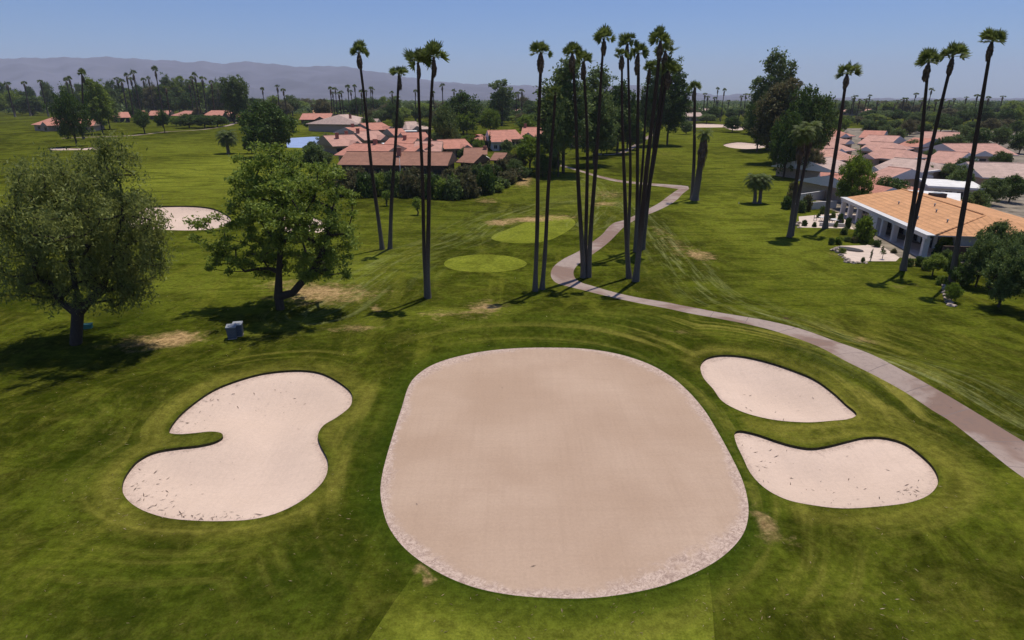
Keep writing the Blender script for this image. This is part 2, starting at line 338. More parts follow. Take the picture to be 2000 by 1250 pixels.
OUT['fairway'] = ground_poly([(822,1104),(870,1132),(930,1154),(1000,1168),(1080,1174),(1150,1174),(1220,1166),(1290,1151),(1384,1118),(1391,1180),(1396,1250),(1400,1420),(600,1450),(720,1250),(770,1175)], 1)
OUT['sports_court'] = ground_poly([(560,270),(610,267),(648,268),(652,284),(615,289),(560,288)], 1)
yard = ground_poly([(1597,262),(1625,250),(1760,252),(2300,262),(2500,420),(2200,620),(1905,530),(1850,497),(1805,506),(1757,503),(1712,474),(1668,448),(1640,416),(1597,400),(1585,372),(1600,330)], 1)
OUT['yard_ground'] = yard

def seg_dist(P, poly, closed=True):
    A = poly; B = np.roll(poly, -1, 0)
    if not closed: A, B = A[:-1], B[:-1]
    best = np.full(len(P), 1e9)
    for a, b in zip(A, B):
        d = b - a; L = max(d @ d, 1e-9); q = P - a; tt = np.clip((q @ d) / L, 0, 1)
        e = q - tt[:, None] * d; best = np.minimum(best, (e * e).sum(1))
    return np.sqrt(best)
def inside(P, poly):
    x, y = P[:, 0], P[:, 1]; r = np.zeros(len(P), bool); n = len(poly); j = n - 1
    for i in range(n):
        xi, yi = poly[i]; xj, yj = poly[j]
        if yi != yj: r ^= ((yi > y) != (yj > y)) & (x < (xj - xi) * (y - yi) / (yj - yi) + xi)
        j = i
    return r
# points: polar fan round the viewpoint, dense in front
pts = []; r = 6.0; i = 0
while r < 14000:
    step = 1.0 if r < 500 else 2.0
    off = 0.5 * step * (i % 2)
    for a in np.arange(-62, 62.01, step): pts.append((r * math.sin(R(a + off)), r * math.cos(R(a + off))))
    if i % 5 == 0:
        for a in np.arange(72, 290, 12): pts.append((r * math.sin(R(a)), r * math.cos(R(a))))
    r *= 1.024 if r < 130 else 1.045; i += 1
pts.append((0.0, 0.1)); pts = np.array(pts)
edges = []; allp = [pts]; base = len(pts); near_out = []
for k, poly in OUT.items():
    n = len(poly); allp.append(poly); edges += [(base + q, base + (q + 1) % n) for q in range(n)]; base += n
    if len(poly) < 1000: near_out.append(poly)
dmin = np.full(len(pts), 1e9)
sel = np.hypot(pts[:, 0], pts[:, 1]) < 150
for poly in near_out: dmin[sel] = np.minimum(dmin[sel], seg_dist(pts[sel], poly))
allp[0] = pts[dmin > 0.22]; sh = len(pts) - len(allp[0]); edges = [(a - sh, b - sh) for a, b in edges]
P2 = np.vstack(allp)
cv, ce, cf, *_ = geometry.delaunay_2d_cdt([Vector(p) for p in P2.tolist()], edges, [], 0, 1e-4)
V2 = np.array([(v.x, v.y) for v in cv]); F3 = np.array([f for f in cf if len(f) == 3], np.int32)
a_, b_, c2 = V2[F3[:, 0]], V2[F3[:, 1]], V2[F3[:, 2]]
ar = (b_[:, 0] - a_[:, 0]) * (c2[:, 1] - a_[:, 1]) - (b_[:, 1] - a_[:, 1]) * (c2[:, 0] - a_[:, 0])
F3[ar < 0] = F3[ar < 0][:, ::-1]; F3 = F3[np.abs(ar) > 1e-7]
cen = V2[F3].mean(1); region = np.full(len(F3), -1); names = list(OUT)
for k in [n for n in names if n.startswith(('yard', 'fairway'))] + [n for n in names if not n.startswith(('yard', 'fairway'))]:
    ins = inside(cen, OUT[k]); region[ins] = names.index(k)
Hz = H(V2[:, 0], V2[:, 1])

# surface fields
def pell(px, py, rx, ry):
    c = W(px, py); d = depth_of(c); n = W(px, py + ry); f = W(px, py - ry)
    return c[0], c[1], rx / FPX * d, max((f[1] - n[1]) / 2, 0.3)
def field(items):
    z = np.zeros(len(V2))
    for it in items:
        cx, cy, sx, sy = pell(*it[:4]); z = np.maximum(z, it[4] * np.exp(-0.5 * (((V2[:, 0] - cx) / sx) ** 2 + ((V2[:, 1] - cy) / sy) ** 2)))
    return z
dry = field([(300,668,80,16,.62),(640,575,95,18,.68),(560,555,60,10,.55),(900,612,90,12,.5),(1080,425,60,6,.6),(1320,480,40,30,.42),(1180,380,60,10,.5),(340,662,45,12,1.0),(620,570,60,13,.85),(700,640,60,9,.55),(735,604,11,4,1.0),(950,600,35,12,.75),(975,435,24,4,1.0),(1040,429,45,3.5,1.0),(1020,350,16,11,.95),(950,392,25,4,.65),(1180,398,26,4,.75),(1365,498,25,9,.8),(1690,665,30,7,.6),(1497,1025,18,28,.75),(1520,1060,45,30,.4),(1310,648,55,5,.5),(1290,450,15,12,.5),(985,385,30,5,.4),(840,1133,9,5,.9),(818,1112,5,9,.8),(1640,500,60,12,.35),(1770,560,45,10,.35),(880,1000,0.1,0.1,0),(350,305,20,2,.7),(1300,300,30,5,.4),(1520,300,60,8,.25),(700,345,40,5,.3),(1790,515,22,5,.8),(250,800,40,60,.25)])
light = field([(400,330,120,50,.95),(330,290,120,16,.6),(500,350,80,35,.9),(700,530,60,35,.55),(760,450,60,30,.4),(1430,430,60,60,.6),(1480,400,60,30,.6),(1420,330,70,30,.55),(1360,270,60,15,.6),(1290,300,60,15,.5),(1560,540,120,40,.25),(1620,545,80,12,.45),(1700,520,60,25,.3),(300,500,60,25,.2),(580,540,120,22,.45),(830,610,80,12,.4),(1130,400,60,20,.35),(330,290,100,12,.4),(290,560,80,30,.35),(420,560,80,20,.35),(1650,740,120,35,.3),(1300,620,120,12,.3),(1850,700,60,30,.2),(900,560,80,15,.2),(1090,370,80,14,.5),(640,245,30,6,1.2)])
dg = seg_dist(V2, OUT['putting_green']); insg = inside(V2, OUT['putting_green'])
db = np.minimum.reduce([seg_dist(V2, OUT[k]) for k in ('sand_bunker', 'sand_bunker.001', 'sand_bunker.002')])
lush = np.exp(-(dg / 1.5) ** 2) * 0.95
lush = np.maximum(lush, field([(455,1000,60,10,0),(382,858,45,8,.9),(700,850,40,70,.5),(1380,820,35,50,.6),(330,1150,160,60,.45),(1120,630,200,14,.5),(240,640,60,30,.4),(600,1140,110,80,.6),(300,1220,260,70,.35),(180,900,60,100,.3),(900,640,90,12,.3)]))
ring = np.minimum(dg, db + 3.0)
near_c = W(1100, 900)
band = np.clip(1.0 - np.abs(db - 1.0) / 1.6, 0, 1) * 0.55
band = np.maximum(band, field([(1400,650,260,26,.9),(1700,760,110,60,.95),(1050,650,150,16,.6),(1750,860,60,60,.6),(560,700,90,18,.55),(300,830,60,70,.45),(1200,1210,300,40,.25),(650,900,40,90,.4),(1600,830,60,14,.7),(400,1100,200,50,.3),(1600,1120,160,50,.4)]))
band[insg] = 0; fringe = np.clip(1 - np.abs(db - 0.9) / 1.0, 0, 1) * np.clip(1.2 - lush, 0, 1) * (dg > 2.2)
sline = ground_poly([(1215,395),(1265,440),(1310,490),(1370,560),(1450,605),(1560,640),(1700,690),(1863,752),(2000,830)], 6, False)
def line_uv(line):
    su = np.full(len(V2), 50.0); sv = np.zeros(len(V2)); acc = 0
    for a, b in zip(line[:-1], line[1:]):
        d = b - a; L = np.linalg.norm(d); d = d / L; q = V2 - a; t_ = np.clip(q @ d, 0, L); e = q - t_[:, None] * d
        dist = np.hypot(e[:, 0], e[:, 1]); s = np.sign(d[0] * q[:, 1] - d[1] * q[:, 0]); m = dist < np.abs(su)
        su[m] = (dist * s)[m]; sv[m] = (acc + t_)[m]; acc += L
    return su, sv
su, sv = line_uv(sline); sw = np.exp(-(su / 3.2) ** 2)
sl2 = ground_poly([(620,610),(720,545),(800,500),(900,465),(960,430),(1060,400),(1180,385)], 6, False)
u2, v2 = line_uv(sl2); w2 = np.exp(-(u2 / 5.0) ** 2) * 0.75
sl3 = ground_poly([(1140,440),(1170,400),(1160,360),(1120,345)], 6, False); u3, v3 = line_uv(sl3); w3 = np.exp(-(u3 / 4.0) ** 2) * 0.9
for (u_, v_, w_) in ((u2, v2, w2), (u3, v3, w3)):
    m = w_ > sw; su[m] = u_[m]; sv[m] = v_[m] + 40; sw[m] = w_[m]
soil = field([(1543,622,14,3.5,1.0)])
rimd = np.full(len(V2), 0.0)
def patch(name, reg, mat, zfun=None, attrs=None, k=3, extra=None):
    sel = F3[region == reg] if isinstance(reg, int) else F3[np.isin(region, reg)]
    used, inv = np.unique(sel, return_inverse=True); f = inv.reshape(-1, 3)
    z = Hz[used] if zfun is None else zfun(used)
    V = np.column_stack([V2[used], z])
    nf = len(f)
    me = np_mesh(name, V, f, mat, True, 3)
    for an, arr in (attrs or {}).items():
        at = me.attributes.new(an, 'FLOAT', 'POINT'); at.data.foreach_set("value", arr[used].astype(np.float32))
    o = link(name, me); tag(o, kind="structure"); return o
GA = dict(light=light, lush=lush, ring=ring, band=band, su=su, sv=sv, sw=sw, dry=dry, soil=soil, fringe=fringe)
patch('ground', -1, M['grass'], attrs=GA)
for k, poly in OUT.items():
    ri = names.index(k)
    if not (region == ri).any(): continue
    if k.startswith('sand_bunker'):
        d = seg_dist(V2, poly); lip = 0.26 if depth_of(W(1100, 700)) else 0; sc = 1.0 if poly[:, 1].mean() < 80 else 1.6
        zf = lambda used, d=d, sc=sc: Hz[used] - 0.16 * sc - 0.6 * sc * sstep(0, 4.0, d[used])
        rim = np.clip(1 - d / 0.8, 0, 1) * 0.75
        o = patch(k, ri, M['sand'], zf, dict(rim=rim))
        mb = MB(); n = len(poly); hz = H(poly[:, 0], poly[:, 1]); c0 = poly.mean(0)
        for q in range(n):
            p, w = poly[q], poly[(q + 1) % n]; e = 0.0
            mb.add([(p[0], p[1], hz[q] + .01), (w[0], w[1], hz[(q + 1) % n] + .01), (w[0], w[1], hz[(q + 1) % n] - .19 * sc), (p[0], p[1], hz[q] - .19 * sc)], [(0, 1, 2, 3)])
        tag(mb.build('bunker_lip', M['lip']), kind="structure")
    elif k == 'putting_green':
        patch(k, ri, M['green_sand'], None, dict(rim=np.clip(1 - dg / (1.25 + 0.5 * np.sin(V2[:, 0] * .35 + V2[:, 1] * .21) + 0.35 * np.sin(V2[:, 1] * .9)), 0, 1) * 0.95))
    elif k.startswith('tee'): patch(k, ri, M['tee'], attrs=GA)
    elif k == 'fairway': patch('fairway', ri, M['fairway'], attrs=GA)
    elif k.startswith('cart_path'):
        cl = ground_poly(outer, 4, False); cu, cvv = line_uv(cl); patch(k, ri, M['path'], attrs=dict(su=cvv))
    elif k.startswith('patio'): patch(k, ri, M['patio'])
    elif k == 'sports_court': patch(k, ri, M['court'])
    elif k == 'yard_ground': patch(k, ri, M['yard'])

# ------------------------------------------------------------------ foliage
def leaves(C, size, rng, asp=0.5, droop=0.0, up=0.0):
    """diamond leaves around points C"""
    n = len(C); a = rng.normal(size=(n, 3)); a[:, 2] -= droop; a /= np.linalg.norm(a, axis=1)[:, None]
    b = rng.normal(size=(n, 3)); b[:, 2] *= (1 - up); b -= (a * b).sum(1)[:, None] * a; b /= np.linalg.norm(b, axis=1)[:, None]
    s = size * rng.uniform(0.6, 1.35, n)[:, None]
    V = np.stack([C - a * s, C + b * s * asp, C + a * s, C - b * s * asp], 1).reshape(-1, 3)
    F = np.arange(4 * n).reshape(n, 4); return V, F
def blob_clumps(blobs, n, rng, shell=0.55):
    vol = np.array([b[3] * b[4] * b[5] for b in blobs]) ** 0.8; pick = rng.choice(len(blobs), n, p=vol / vol.sum())
    B = np.array(blobs)[pick]; d = rng.normal(size=(n, 3)); d /= np.linalg.norm(d, axis=1)[:, None]
    r = (shell + (1 - shell) * rng.random(n) ** 0.7) * (1 + 0.16 * rng.normal(size=n))
    return B[:, :3] + d * B[:, 3:] * r[:, None]
def clump_leaves(cl, k, rad, rng, flat=0.7):
    n = len(cl); rr = rad * rng.uniform(0.6, 1.3, n); o = rng.normal(size=(n, k, 3)) * 0.5; o[:, :, 2] *= flat
    return (cl[:, None, :] + o * rr[:, None, None]).reshape(-1, 3)
def skeleton(trunks, clumps, r_tip, rng, power=0.45, maxr=None):
    nodes = []; par = []
    for tr in trunks:
        st = tr.get('at', -1); prev = st
        for p in tr['pts']:
            nodes.append(np.array(p, float)); par.append(prev); prev = len(nodes) - 1
    ntr = len(nodes); order = np.argsort([np.linalg.norm(c - nodes[min(ntr - 1, ntr // 2)]) for c in clumps]); cnt_src = []
    for ci in order:
        c = clumps[ci]; N = np.array(nodes); d = c - N; dist = np.linalg.norm(d, axis=1)
        cost = dist + np.maximum(0, -d[:, 2]) * 1.5; cost[0] += 100
        j = int(np.argmin(cost)); L = dist[j]; prev = j; steps = max(1, int(L / 1.2))
        for s in range(1, steps + 1):
            f = s / steps; q = nodes[j] * (1 - f) + c * f + np.array([0, 0, 0.10 * L * math.sin(math.pi * f)]) + rng.normal(size=3) * 0.06 * (s < steps)
            nodes.append(q); par.append(prev); prev = len(nodes) - 1
        cnt_src.append(prev)
    cnt = np.zeros(len(nodes))
    for s in cnt_src:
        while s >= 0: cnt[s] += 1; s = par[s]
    rad = r_tip * np.maximum(cnt, 1) ** power
    if maxr: rad = np.minimum(rad, maxr)
    mb = MB()
    for i, p in enumerate(par):
        if p < 0: continue
        big = rad[i] > 0.1; mb.tube([nodes[p], nodes[i]], [rad[p] if p < ntr and i < ntr else min(rad[p], rad[i] * 1.35), rad[i]], 8 if big else 4, cap=False)
    return mb, rad

def near_tree(root_name, label, cat, base, trunks, blobs, ncl, kper, leaf, lr, mat, seed, flat=0.7, droop=0.0, asp=0.5, tip=0.02, power=0.5, extra=None):
    rng = np.random.default_rng(seed); root = tag(empty(root_name, base), label, cat)
    cl = blob_clumps(blobs, ncl, rng, 0.35)
    if extra is not None: cl = np.vstack([cl, np.array(extra, float)])
    mb, rad = skeleton(trunks, cl, tip, rng, power); mb.build('trunk', M['bark'], root, True)
    C = clump_leaves(cl, kper, lr, rng, flat); V, F = leaves(C, leaf, rng, asp, droop)
    link('crown', np_mesh('crown', V, F, mat), root); return root

# big sycamore-like tree left of centre
B = W(545, 604)
def rel(px, py, dy=0.0):
    p = atY(px, py, B[1] + dy); return tuple(p - B)
tr = [dict(pts=[(0.15, 0, -0.3), (0.15, 0, 0.0), (0.1, 0, 1.3), rel(545, 530), rel(548, 480), rel(551, 440, .3), rel(552, 395, .5), rel(548, 345, .3), rel(545, 300)])]
tr.append(dict(at=2, pts=[rel(572, 572, -.3), rel(592, 548, -.6), rel(612, 530, -1.0), rel(628, 500, -1.3), rel(640, 460, -1.5), rel(648, 415, -1.2)]))
tr.append(dict(at=3, pts=[rel(525, 524, .3), rel(500, 526, .8), rel(478, 530, 1.0), rel(462, 512, 1.3)]))
tr.append(dict(at=4, pts=[rel(570, 455, -.8), rel(590, 425, -1.4), rel(615, 385, -1.8), rel(620, 345, -2)]))
tr.append(dict(at=4, pts=[rel(525, 455, .8), rel(505, 425, 1.6), rel(490, 380, 2.2), rel(480, 340, 2.2)]))
def blob(px, py, rx, rz, dy=0.0, ry=None, Bp=None):
    Bp = B if Bp is None else Bp; p = atY(px, py, Bp[1] + dy); s = depth_of(p) / FPX
    return (p[0] - Bp[0], dy, p[2] - Bp[2], rx * s, (ry or rx) * s, rz * s)
bl = [blob(530, 340, 70, 62, 0), blob(500, 385, 75, 55, 1.5), blob(600, 370, 70, 55, -1), blob(630, 440, 62, 60, -1.5), blob(590, 480, 60, 45, 0, 70), blob(480, 450, 58, 50, 1), blob(520, 290, 35, 30, 0), blob(655, 395, 42, 42, 1), blob(560, 420, 80, 60, 3), blob(560, 410, 70, 55, -3.5), blob(470, 500, 38, 28, 0), blob(650, 510, 38, 22, -1), blob(400, 450, 34, 34, 1), blob(425, 500, 28, 30, 1.2), blob(600, 530, 40, 18, -1.5), blob(465, 520, 26, 20, 1.2), blob(420, 470, 34, 30, 1), blob(520, 520, 50, 30, 1.5), blob(620, 535, 50, 24, -1.5), blob(670, 460, 34, 50, 0), blob(580, 510, 60, 30, 2), blob(475, 350, 42, 40, 1), blob(645, 345, 40, 32, 0), blob(560, 330, 60, 40, 0)]
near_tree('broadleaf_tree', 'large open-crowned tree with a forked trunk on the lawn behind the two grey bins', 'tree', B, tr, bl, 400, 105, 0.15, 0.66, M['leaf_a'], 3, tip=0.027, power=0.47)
# leaning tree at the left edge
B1 = W(148, 672)
def rel1(px, py, dy=0.0): return tuple(atY(px, py, B1[1] + dy) - B1)
tr = [dict(pts=[(0, 0, -0.3), (0, 0, 0), rel1(150, 640), rel1(152, 610), rel1(150, 570), rel1(140, 520), rel1(130, 460, .4), rel1(120, 400, .4), rel1(140, 340, .5)]),
      dict(at=3, pts=[rel1(172, 590, -.3), rel1(198, 568, -.5), rel1(212, 530, -.6), rel1(225, 480, -.8), rel1(240, 420, -.8), rel1(235, 360, -.5)]),
      dict(at=3, pts=[rel1(120, 590, .8), rel1(80, 540, 1.2), rel1(40, 470, 1.4), rel1(20, 400, 1.4)])]
bb = lambda *a, **k: blob(*a, **k, Bp=B1)
bl = [bb(210, 340, 70, 50), bb(230, 300, 42, 32), bb(170, 400, 95, 75, 0), bb(250, 430, 72, 55, -1), bb(200, 500, 90, 60, 0), bb(270, 480, 50, 45, -1), bb(110, 360, 90, 70, 1), bb(100, 480, 100, 80, 1), bb(230, 560, 50, 30, -1), bb(60, 420, 80, 80, 0), bb(150, 430, 90, 80, -4), bb(150, 430, 90, 80, 4), bb(170, 560, 60, 30, 1), bb(295, 385, 22, 16, 0), bb(20, 500, 60, 60, 0), bb(60, 560, 60, 35, 0), bb(215, 575, 60, 38, -1), bb(100, 560, 60, 45, 2), bb(240, 520, 60, 50, 1), bb(285, 500, 35, 35, 0), bb(300, 450, 30, 40, 0), bb(255, 545, 55, 45, 0), bb(200, 590, 40, 22, -1), bb(285, 420, 35, 40, 1)]
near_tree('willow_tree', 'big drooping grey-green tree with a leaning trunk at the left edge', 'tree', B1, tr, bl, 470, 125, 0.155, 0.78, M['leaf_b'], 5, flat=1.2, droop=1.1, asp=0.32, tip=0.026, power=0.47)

# generic trees: prototypes, then copies of the thing and of each part
def make_proto(kind, seed):
    rng = np.random.default_rng(seed)
    if kind == 'euc':      # tall, loose, several leaders, 20 high, ~12 wide
        bl = [(0, 0, 9, 4.5, 4.5, 4), (-2.6, 0, 12.5, 2.8, 2.8, 3.2), (2.6, .8, 12, 2.8, 2.8, 3.2), (-.6, 0, 16.2, 2.4, 2.4, 3), (1.8, -1, 15.5, 1.8, 1.8, 2), (3.6, 0, 8, 2.2, 2.4, 3), (-3.8, 0, 8.5, 2.0, 2.4, 3), (0, 2, 5.5, 3.4, 3, 2)]
        ncl, kp, ls, lr, mat, h, w, tz = 300, 70, 0.25, 1.0, M['leaf_euc'], 19, 12, 4.0
    elif kind == 'dense':
        bl = [(0, 0, 6, 4.8, 4.8, 3.6), (-2.6, 0, 4.6, 3, 3, 2.8), (2.8, 0, 5, 3, 3, 3), (0, 0, 8, 3, 3, 2.2)]
        ncl, kp, ls, lr, mat, h, w, tz = 240, 55, 0.24, 0.9, M['leaf_dark'], 10.5, 11.5, 1.8
    elif kind == 'broad':
        bl = [(0, 0, 6.5, 4, 4, 3), (-2.5, 0, 5.5, 2.6, 2.6, 2.2), (2.6, 1, 6, 2.6, 2.6, 2.4), (0.4, 0, 8.6, 2.4, 2.4, 1.6)]
        ncl, kp, ls, lr, mat, h, w, tz = 200, 60, 0.24, 0.9, M['leaf_a'], 10.5, 11, 2.2
    elif kind == 'poplar':
        bl = [(0, 0, 6, 2.6, 2.6, 5), (-1, 0, 9, 2, 2, 4.4), (1.1, 0, 9.6, 1.9, 1.9, 4.2)]
        ncl, kp, ls, lr, mat, h, w, tz = 150, 55, 0.24, 0.85, M['leaf_euc'], 14, 6.2, 1.2
    elif kind == 'lime':
        bl = [(0, 0, 3.2, 3.2, 3.2, 2.2), (-1.4, 0, 3.6, 2, 2, 1.8), (1.5, 0, 3.4, 2, 2, 1.8)]
        ncl, kp, ls, lr, mat, h, w, tz = 130, 60, 0.17, 0.6, M['leaf_lime'], 5.8, 7, 1.2
    elif kind == 'shrub':
        bl = [(0, 0, 1.3, 1.5, 1.5, 1.2), (-.7, 0, 1.7, .9, .9, .9), (.8, .2, 1.6, .9, .9, .9), (0, 0, .8, 1.7, 1.6, .8)]
        ncl, kp, ls, lr, mat, h, w, tz = 110, 32, 0.19, 0.42, M['leaf_olean'], 2.9, 3.8, 0.3
    elif kind == 'sapling':
        bl = [(0, 0, 2.4, .55, .55, 1.1)]; ncl, kp, ls, lr, mat, h, w, tz = 26, 40, 0.10, 0.35, M['leaf_lime'], 3.6, 1.4, 1.0
    elif kind == 'cypress':
        bl = [(0, 0, 2.6, .5, .5, 2.2), (0, 0, 4, .3, .3, 1.4)]; ncl, kp, ls, lr, mat, h, w, tz = 60, 40, 0.10, 0.25, M['leaf_dark'], 5.4, 1.3, 0.3
    cl = blob_clumps(bl, ncl, rng, 0.45 if kind in ('euc', 'broad') else 0.6)
    cl[:, 2] = np.maximum(cl[:, 2], 0.15)
    root = empty(kind, (0, 0, -500)); sub = cl[rng.choice(len(cl), min(len(cl), 40), False)]
    pts = [(0, 0, -0.3), (0, 0, 0), (0.1, 0, tz * .6), (0, 0.1, tz), (0.2, 0, tz + (h - tz) * .35), (-.1, 0, tz + (h - tz) * .65)]
    mb, _ = skeleton([dict(pts=pts)], sub, 0.035 if h > 8 else 0.018, rng, 0.58)
    mb.build('trunk', M['bark'], root, True)
    C = clump_leaves(cl, kp, lr, rng, 0.75); C[:, 2] = np.maximum(C[:, 2], 0.05)
    V, F = leaves(C, ls, rng, 0.55); link('crown', np_mesh('crown_' + kind, V, F, mat), root)
    root["_h"] = h; root["_w"] = w; return root
PROTO = {}; ALLP = []
def proto(kind, var):
    if (kind, var) not in PROTO: PROTO[(kind, var)] = make_proto(kind, hash((len(kind) * 31 + ord(kind[0]) * 7 + var)) % 9999); ALLP.append(PROTO[(kind, var)])
    return PROTO[(kind, var)]
MATCOPY = {}
def mesh_with(me, mat):
    k = (me.name, mat.name)
    if k not in MATCOPY:
        m2 = me.copy(); m2.materials.clear(); m2.materials.append(mat); MATCOPY[k] = m2
    return MATCOPY[k]
def copy_thing(src, name, loc, rz=0.0, scale=(1, 1, 1), crown=None):
    r = src.copy(); r.name = name; COL.objects.link(r); r.location = loc; r.rotation_euler = (0, 0, rz); r.scale = scale
    for k in list(r.keys()):
        if k.startswith('_'): del r[k]
    for ch in list(src.children):
        c = ch.copy(); COL.objects.link(c); c.parent = r
        if crown is not None and ch.name.startswith('crown'): c.data = mesh_with(ch.data, crown)
        for g in ch.children:
            d = g.copy(); COL.objects.link(d); d.parent = c
    return r
def ptree(kind, px, base_py, top_py, wpx, label, cat='tree', group=None, name=None, crown=None, var=None, dz=0):
    """a tree whose foot stands where (px, base_py) meets the ground"""
    b = W(px, base_py); t = atY(px, top_py, b[1]); s = depth_of(b) / FPX
    var = random.randrange(3) if var is None else var; p = proto(kind, var)
    sz = (t[2] - b[2]) / p["_h"]; sx = wpx * s / p["_w"]
    nm = name or {'euc': 'eucalyptus_tree', 'dense': 'ficus_tree', 'broad': 'broadleaf_tree', 'poplar': 'poplar_tree', 'lime': 'citrus_tree', 'shrub': 'shrub', 'sapling': 'sapling', 'cypress': 'cypress_tree'}[kind]
    o = copy_thing(p, nm, b + np.array([0, 0, dz]), random.uniform(0, 6.28), (sx, sx, sz), crown)
    return tag(o, label, cat, group)

# centre and right landmark trees
ptree('euc', 1100, 338, 112, 135, 'tall grey-green eucalyptus behind the palms nearest the brown-roofed house', var=0)
ptree('broad', 1090, 345, 195, 62, 'narrow leafy tree in front of the tall eucalyptus, beside the shortest of the path palms', crown=M['leaf_euc'], var=1)
ptree('euc', 1160, 322, 130, 105, 'tall eucalyptus filling the gap between the middle path palms', var=1)
ptree('euc', 1205, 300, 158, 90, 'rounded eucalyptus just left of the twin thin palms', var=2, crown=M['leaf_dark'])
ptree('dense', 1162, 308, 228, 75, 'low dark bushy tree at the foot of the central eucalypts', var=0)
ptree('dense', 1225, 292, 222, 60, 'low dark tree with a short trunk right of the central eucalypts', var=1)
ptree('euc', 1275, 284, 115, 75, 'tall loose eucalyptus behind the leaning palm cluster', var=0)
ptree('euc', 1303, 283, 122, 80, 'tall drooping eucalyptus just right of the leaning palm cluster', var=2, crown=M['leaf_dark'])
ptree('euc', 1497, 292, 100, 105, 'tallest eucalyptus on the right, behind the small fairway bunker', var=1)
ptree('euc', 1515, 318, 150, 100, 'brownish-green eucalyptus in front of the tallest one on the right', var=0, crown=M['leaf_olean'])
ptree('dense', 1560, 330, 168, 100, 'large dark dense tree between the right fairway and the pink roofs', var=2)
ptree('dense', 1530, 347, 215, 75, 'dark tree with low foliage on the edge of the right fairway', var=0)
ptree('broad', 1583, 352, 288, 45, 'small olive-green tree beside the thick leaning palms on the right', var=0, crown=M['leaf_olean'])
ptree('dense', 1660, 408, 300, 66, 'tall clipped bright green ficus beside the orange-roofed house', var=1, crown=M['leaf_lime'])
ptree('dense', 1728, 400, 345, 76, 'rounded dark green tree behind the orange-roofed house', var=2)
ptree('dense', 530, 306, 196, 112, 'large near-black dense tree behind the big open-crowned tree', var=0)
ptree('broad', 1035, 330, 262, 72, 'bright green bushy tree in front of the red-roofed house by the eucalypts', var=2, crown=M['leaf_lime'])
ptree('dense', 492, 300, 262, 34, 'small dark bush tree beside the stubby palm', var=1)
ptree('poplar', 458, 240, 147, 36, 'left one of a pair of rounded tall trees on the horizon', var=0)
ptree('poplar', 477, 240, 147, 34, 'right one of a pair of rounded tall trees on the horizon', var=1)
ptree('poplar', 980, 245, 152, 46, 'tall rounded tree standing alone against the pale hills', var=2)
ptree('euc', 201, 262, 152, 56, 'tall green tree over the leftmost red roof', var=1, crown=M['leaf_a'])
ptree('euc', 215, 252, 160, 50, 'tall tree close behind the one over the leftmost red roof', var=2)
ptree('broad', 283, 261, 214, 42, 'small dark tree beside the thin path on the left fairway', var=0, crown=M['leaf_dark'])
ptree('broad', 322, 259, 214, 32, 'smaller dark tree right of its twin beside the thin path', var=1, crown=M['leaf_dark'])
ptree('dense', 150, 285, 175, 60, 'dark tall tree at the left edge behind the drooping tree', var=1)
ptree('dense', 870, 300, 205, 55, 'dark cypress-like tree right of the second palm pair', var=2, crown=M['leaf_euc'])
ptree('dense', 905, 262, 178, 76, 'broad dark green tree behind the clipped lime-green crowns', var=0, crown=M['leaf_dark'])
ptree('lime', 912, 264, 217, 48, 'flat-topped lime-green tree right of the dark cypress-like tree', var=0)
ptree('lime', 958, 262, 212, 40, 'rounded lime-green tree left of the lone horizon tree', var=1)
ptree('lime', 1030, 262, 222, 45, 'lime-green tree at the foot of the tall eucalyptus, above the red roofs', var=2)
ptree('dense', 780, 262, 222, 30, 'round dark green tree in the middle of the red roofs', var=1)
ptree('sapling', 756, 402, 371, 17, 'young sapling between the two thin crossing palms on the mown grass', 'sapling', var=0)
ptree('sapling', 816, 420, 387, 17, 'young staked sapling just left of the big palm pair', 'sapling', var=1)
ptree('broad', 618, 345, 282, 70, 'grey-green tree at the left end of the brown-roofed house', crown=M['leaf_euc'], var=2)
ptree('broad', 660, 345, 270, 60, 'grey-green tree below the blue court', crown=M['leaf_euc'], var=1, dz=-2) if False else None
for (x, yt, w, k, n_) in [(335, 146, 38, 'euc', 'tall green tree on the far left skyline, left of a pair'), (360, 147, 38, 'euc', 'tall green tree on the far left skyline, right of a pair'), (380, 153, 30, 'poplar', 'narrow tall tree beside the skyline pair'), (402, 160, 46, 'euc', 'broad dark tree on the far left skyline behind tall palms'), (428, 164, 42, 'euc', 'brownish green tree next to the pair of rounded tall trees'), (226, 157, 44, 'euc', 'tall dark tree just right of the one over the leftmost red roof'), (264, 173, 42, 'dense', 'dark rounded tree beneath the row of skyline palms'), (300, 180, 34, 'broad', 'small tree between two red roofs on the far left')]:
    ptree(k, x, 223, yt, w, n_, var=x % 3, crown=[M['leaf_a'], M['leaf_dark'], M['leaf_euc']][x % 3])
ptree('dense', 1590, 318, 190, 62, 'dark rounded tree at the right side of the tall tree group', var=0)
ptree('dense', 1478, 296, 190, 60, 'dark tree low on the left side of the tall tree group', var=1)
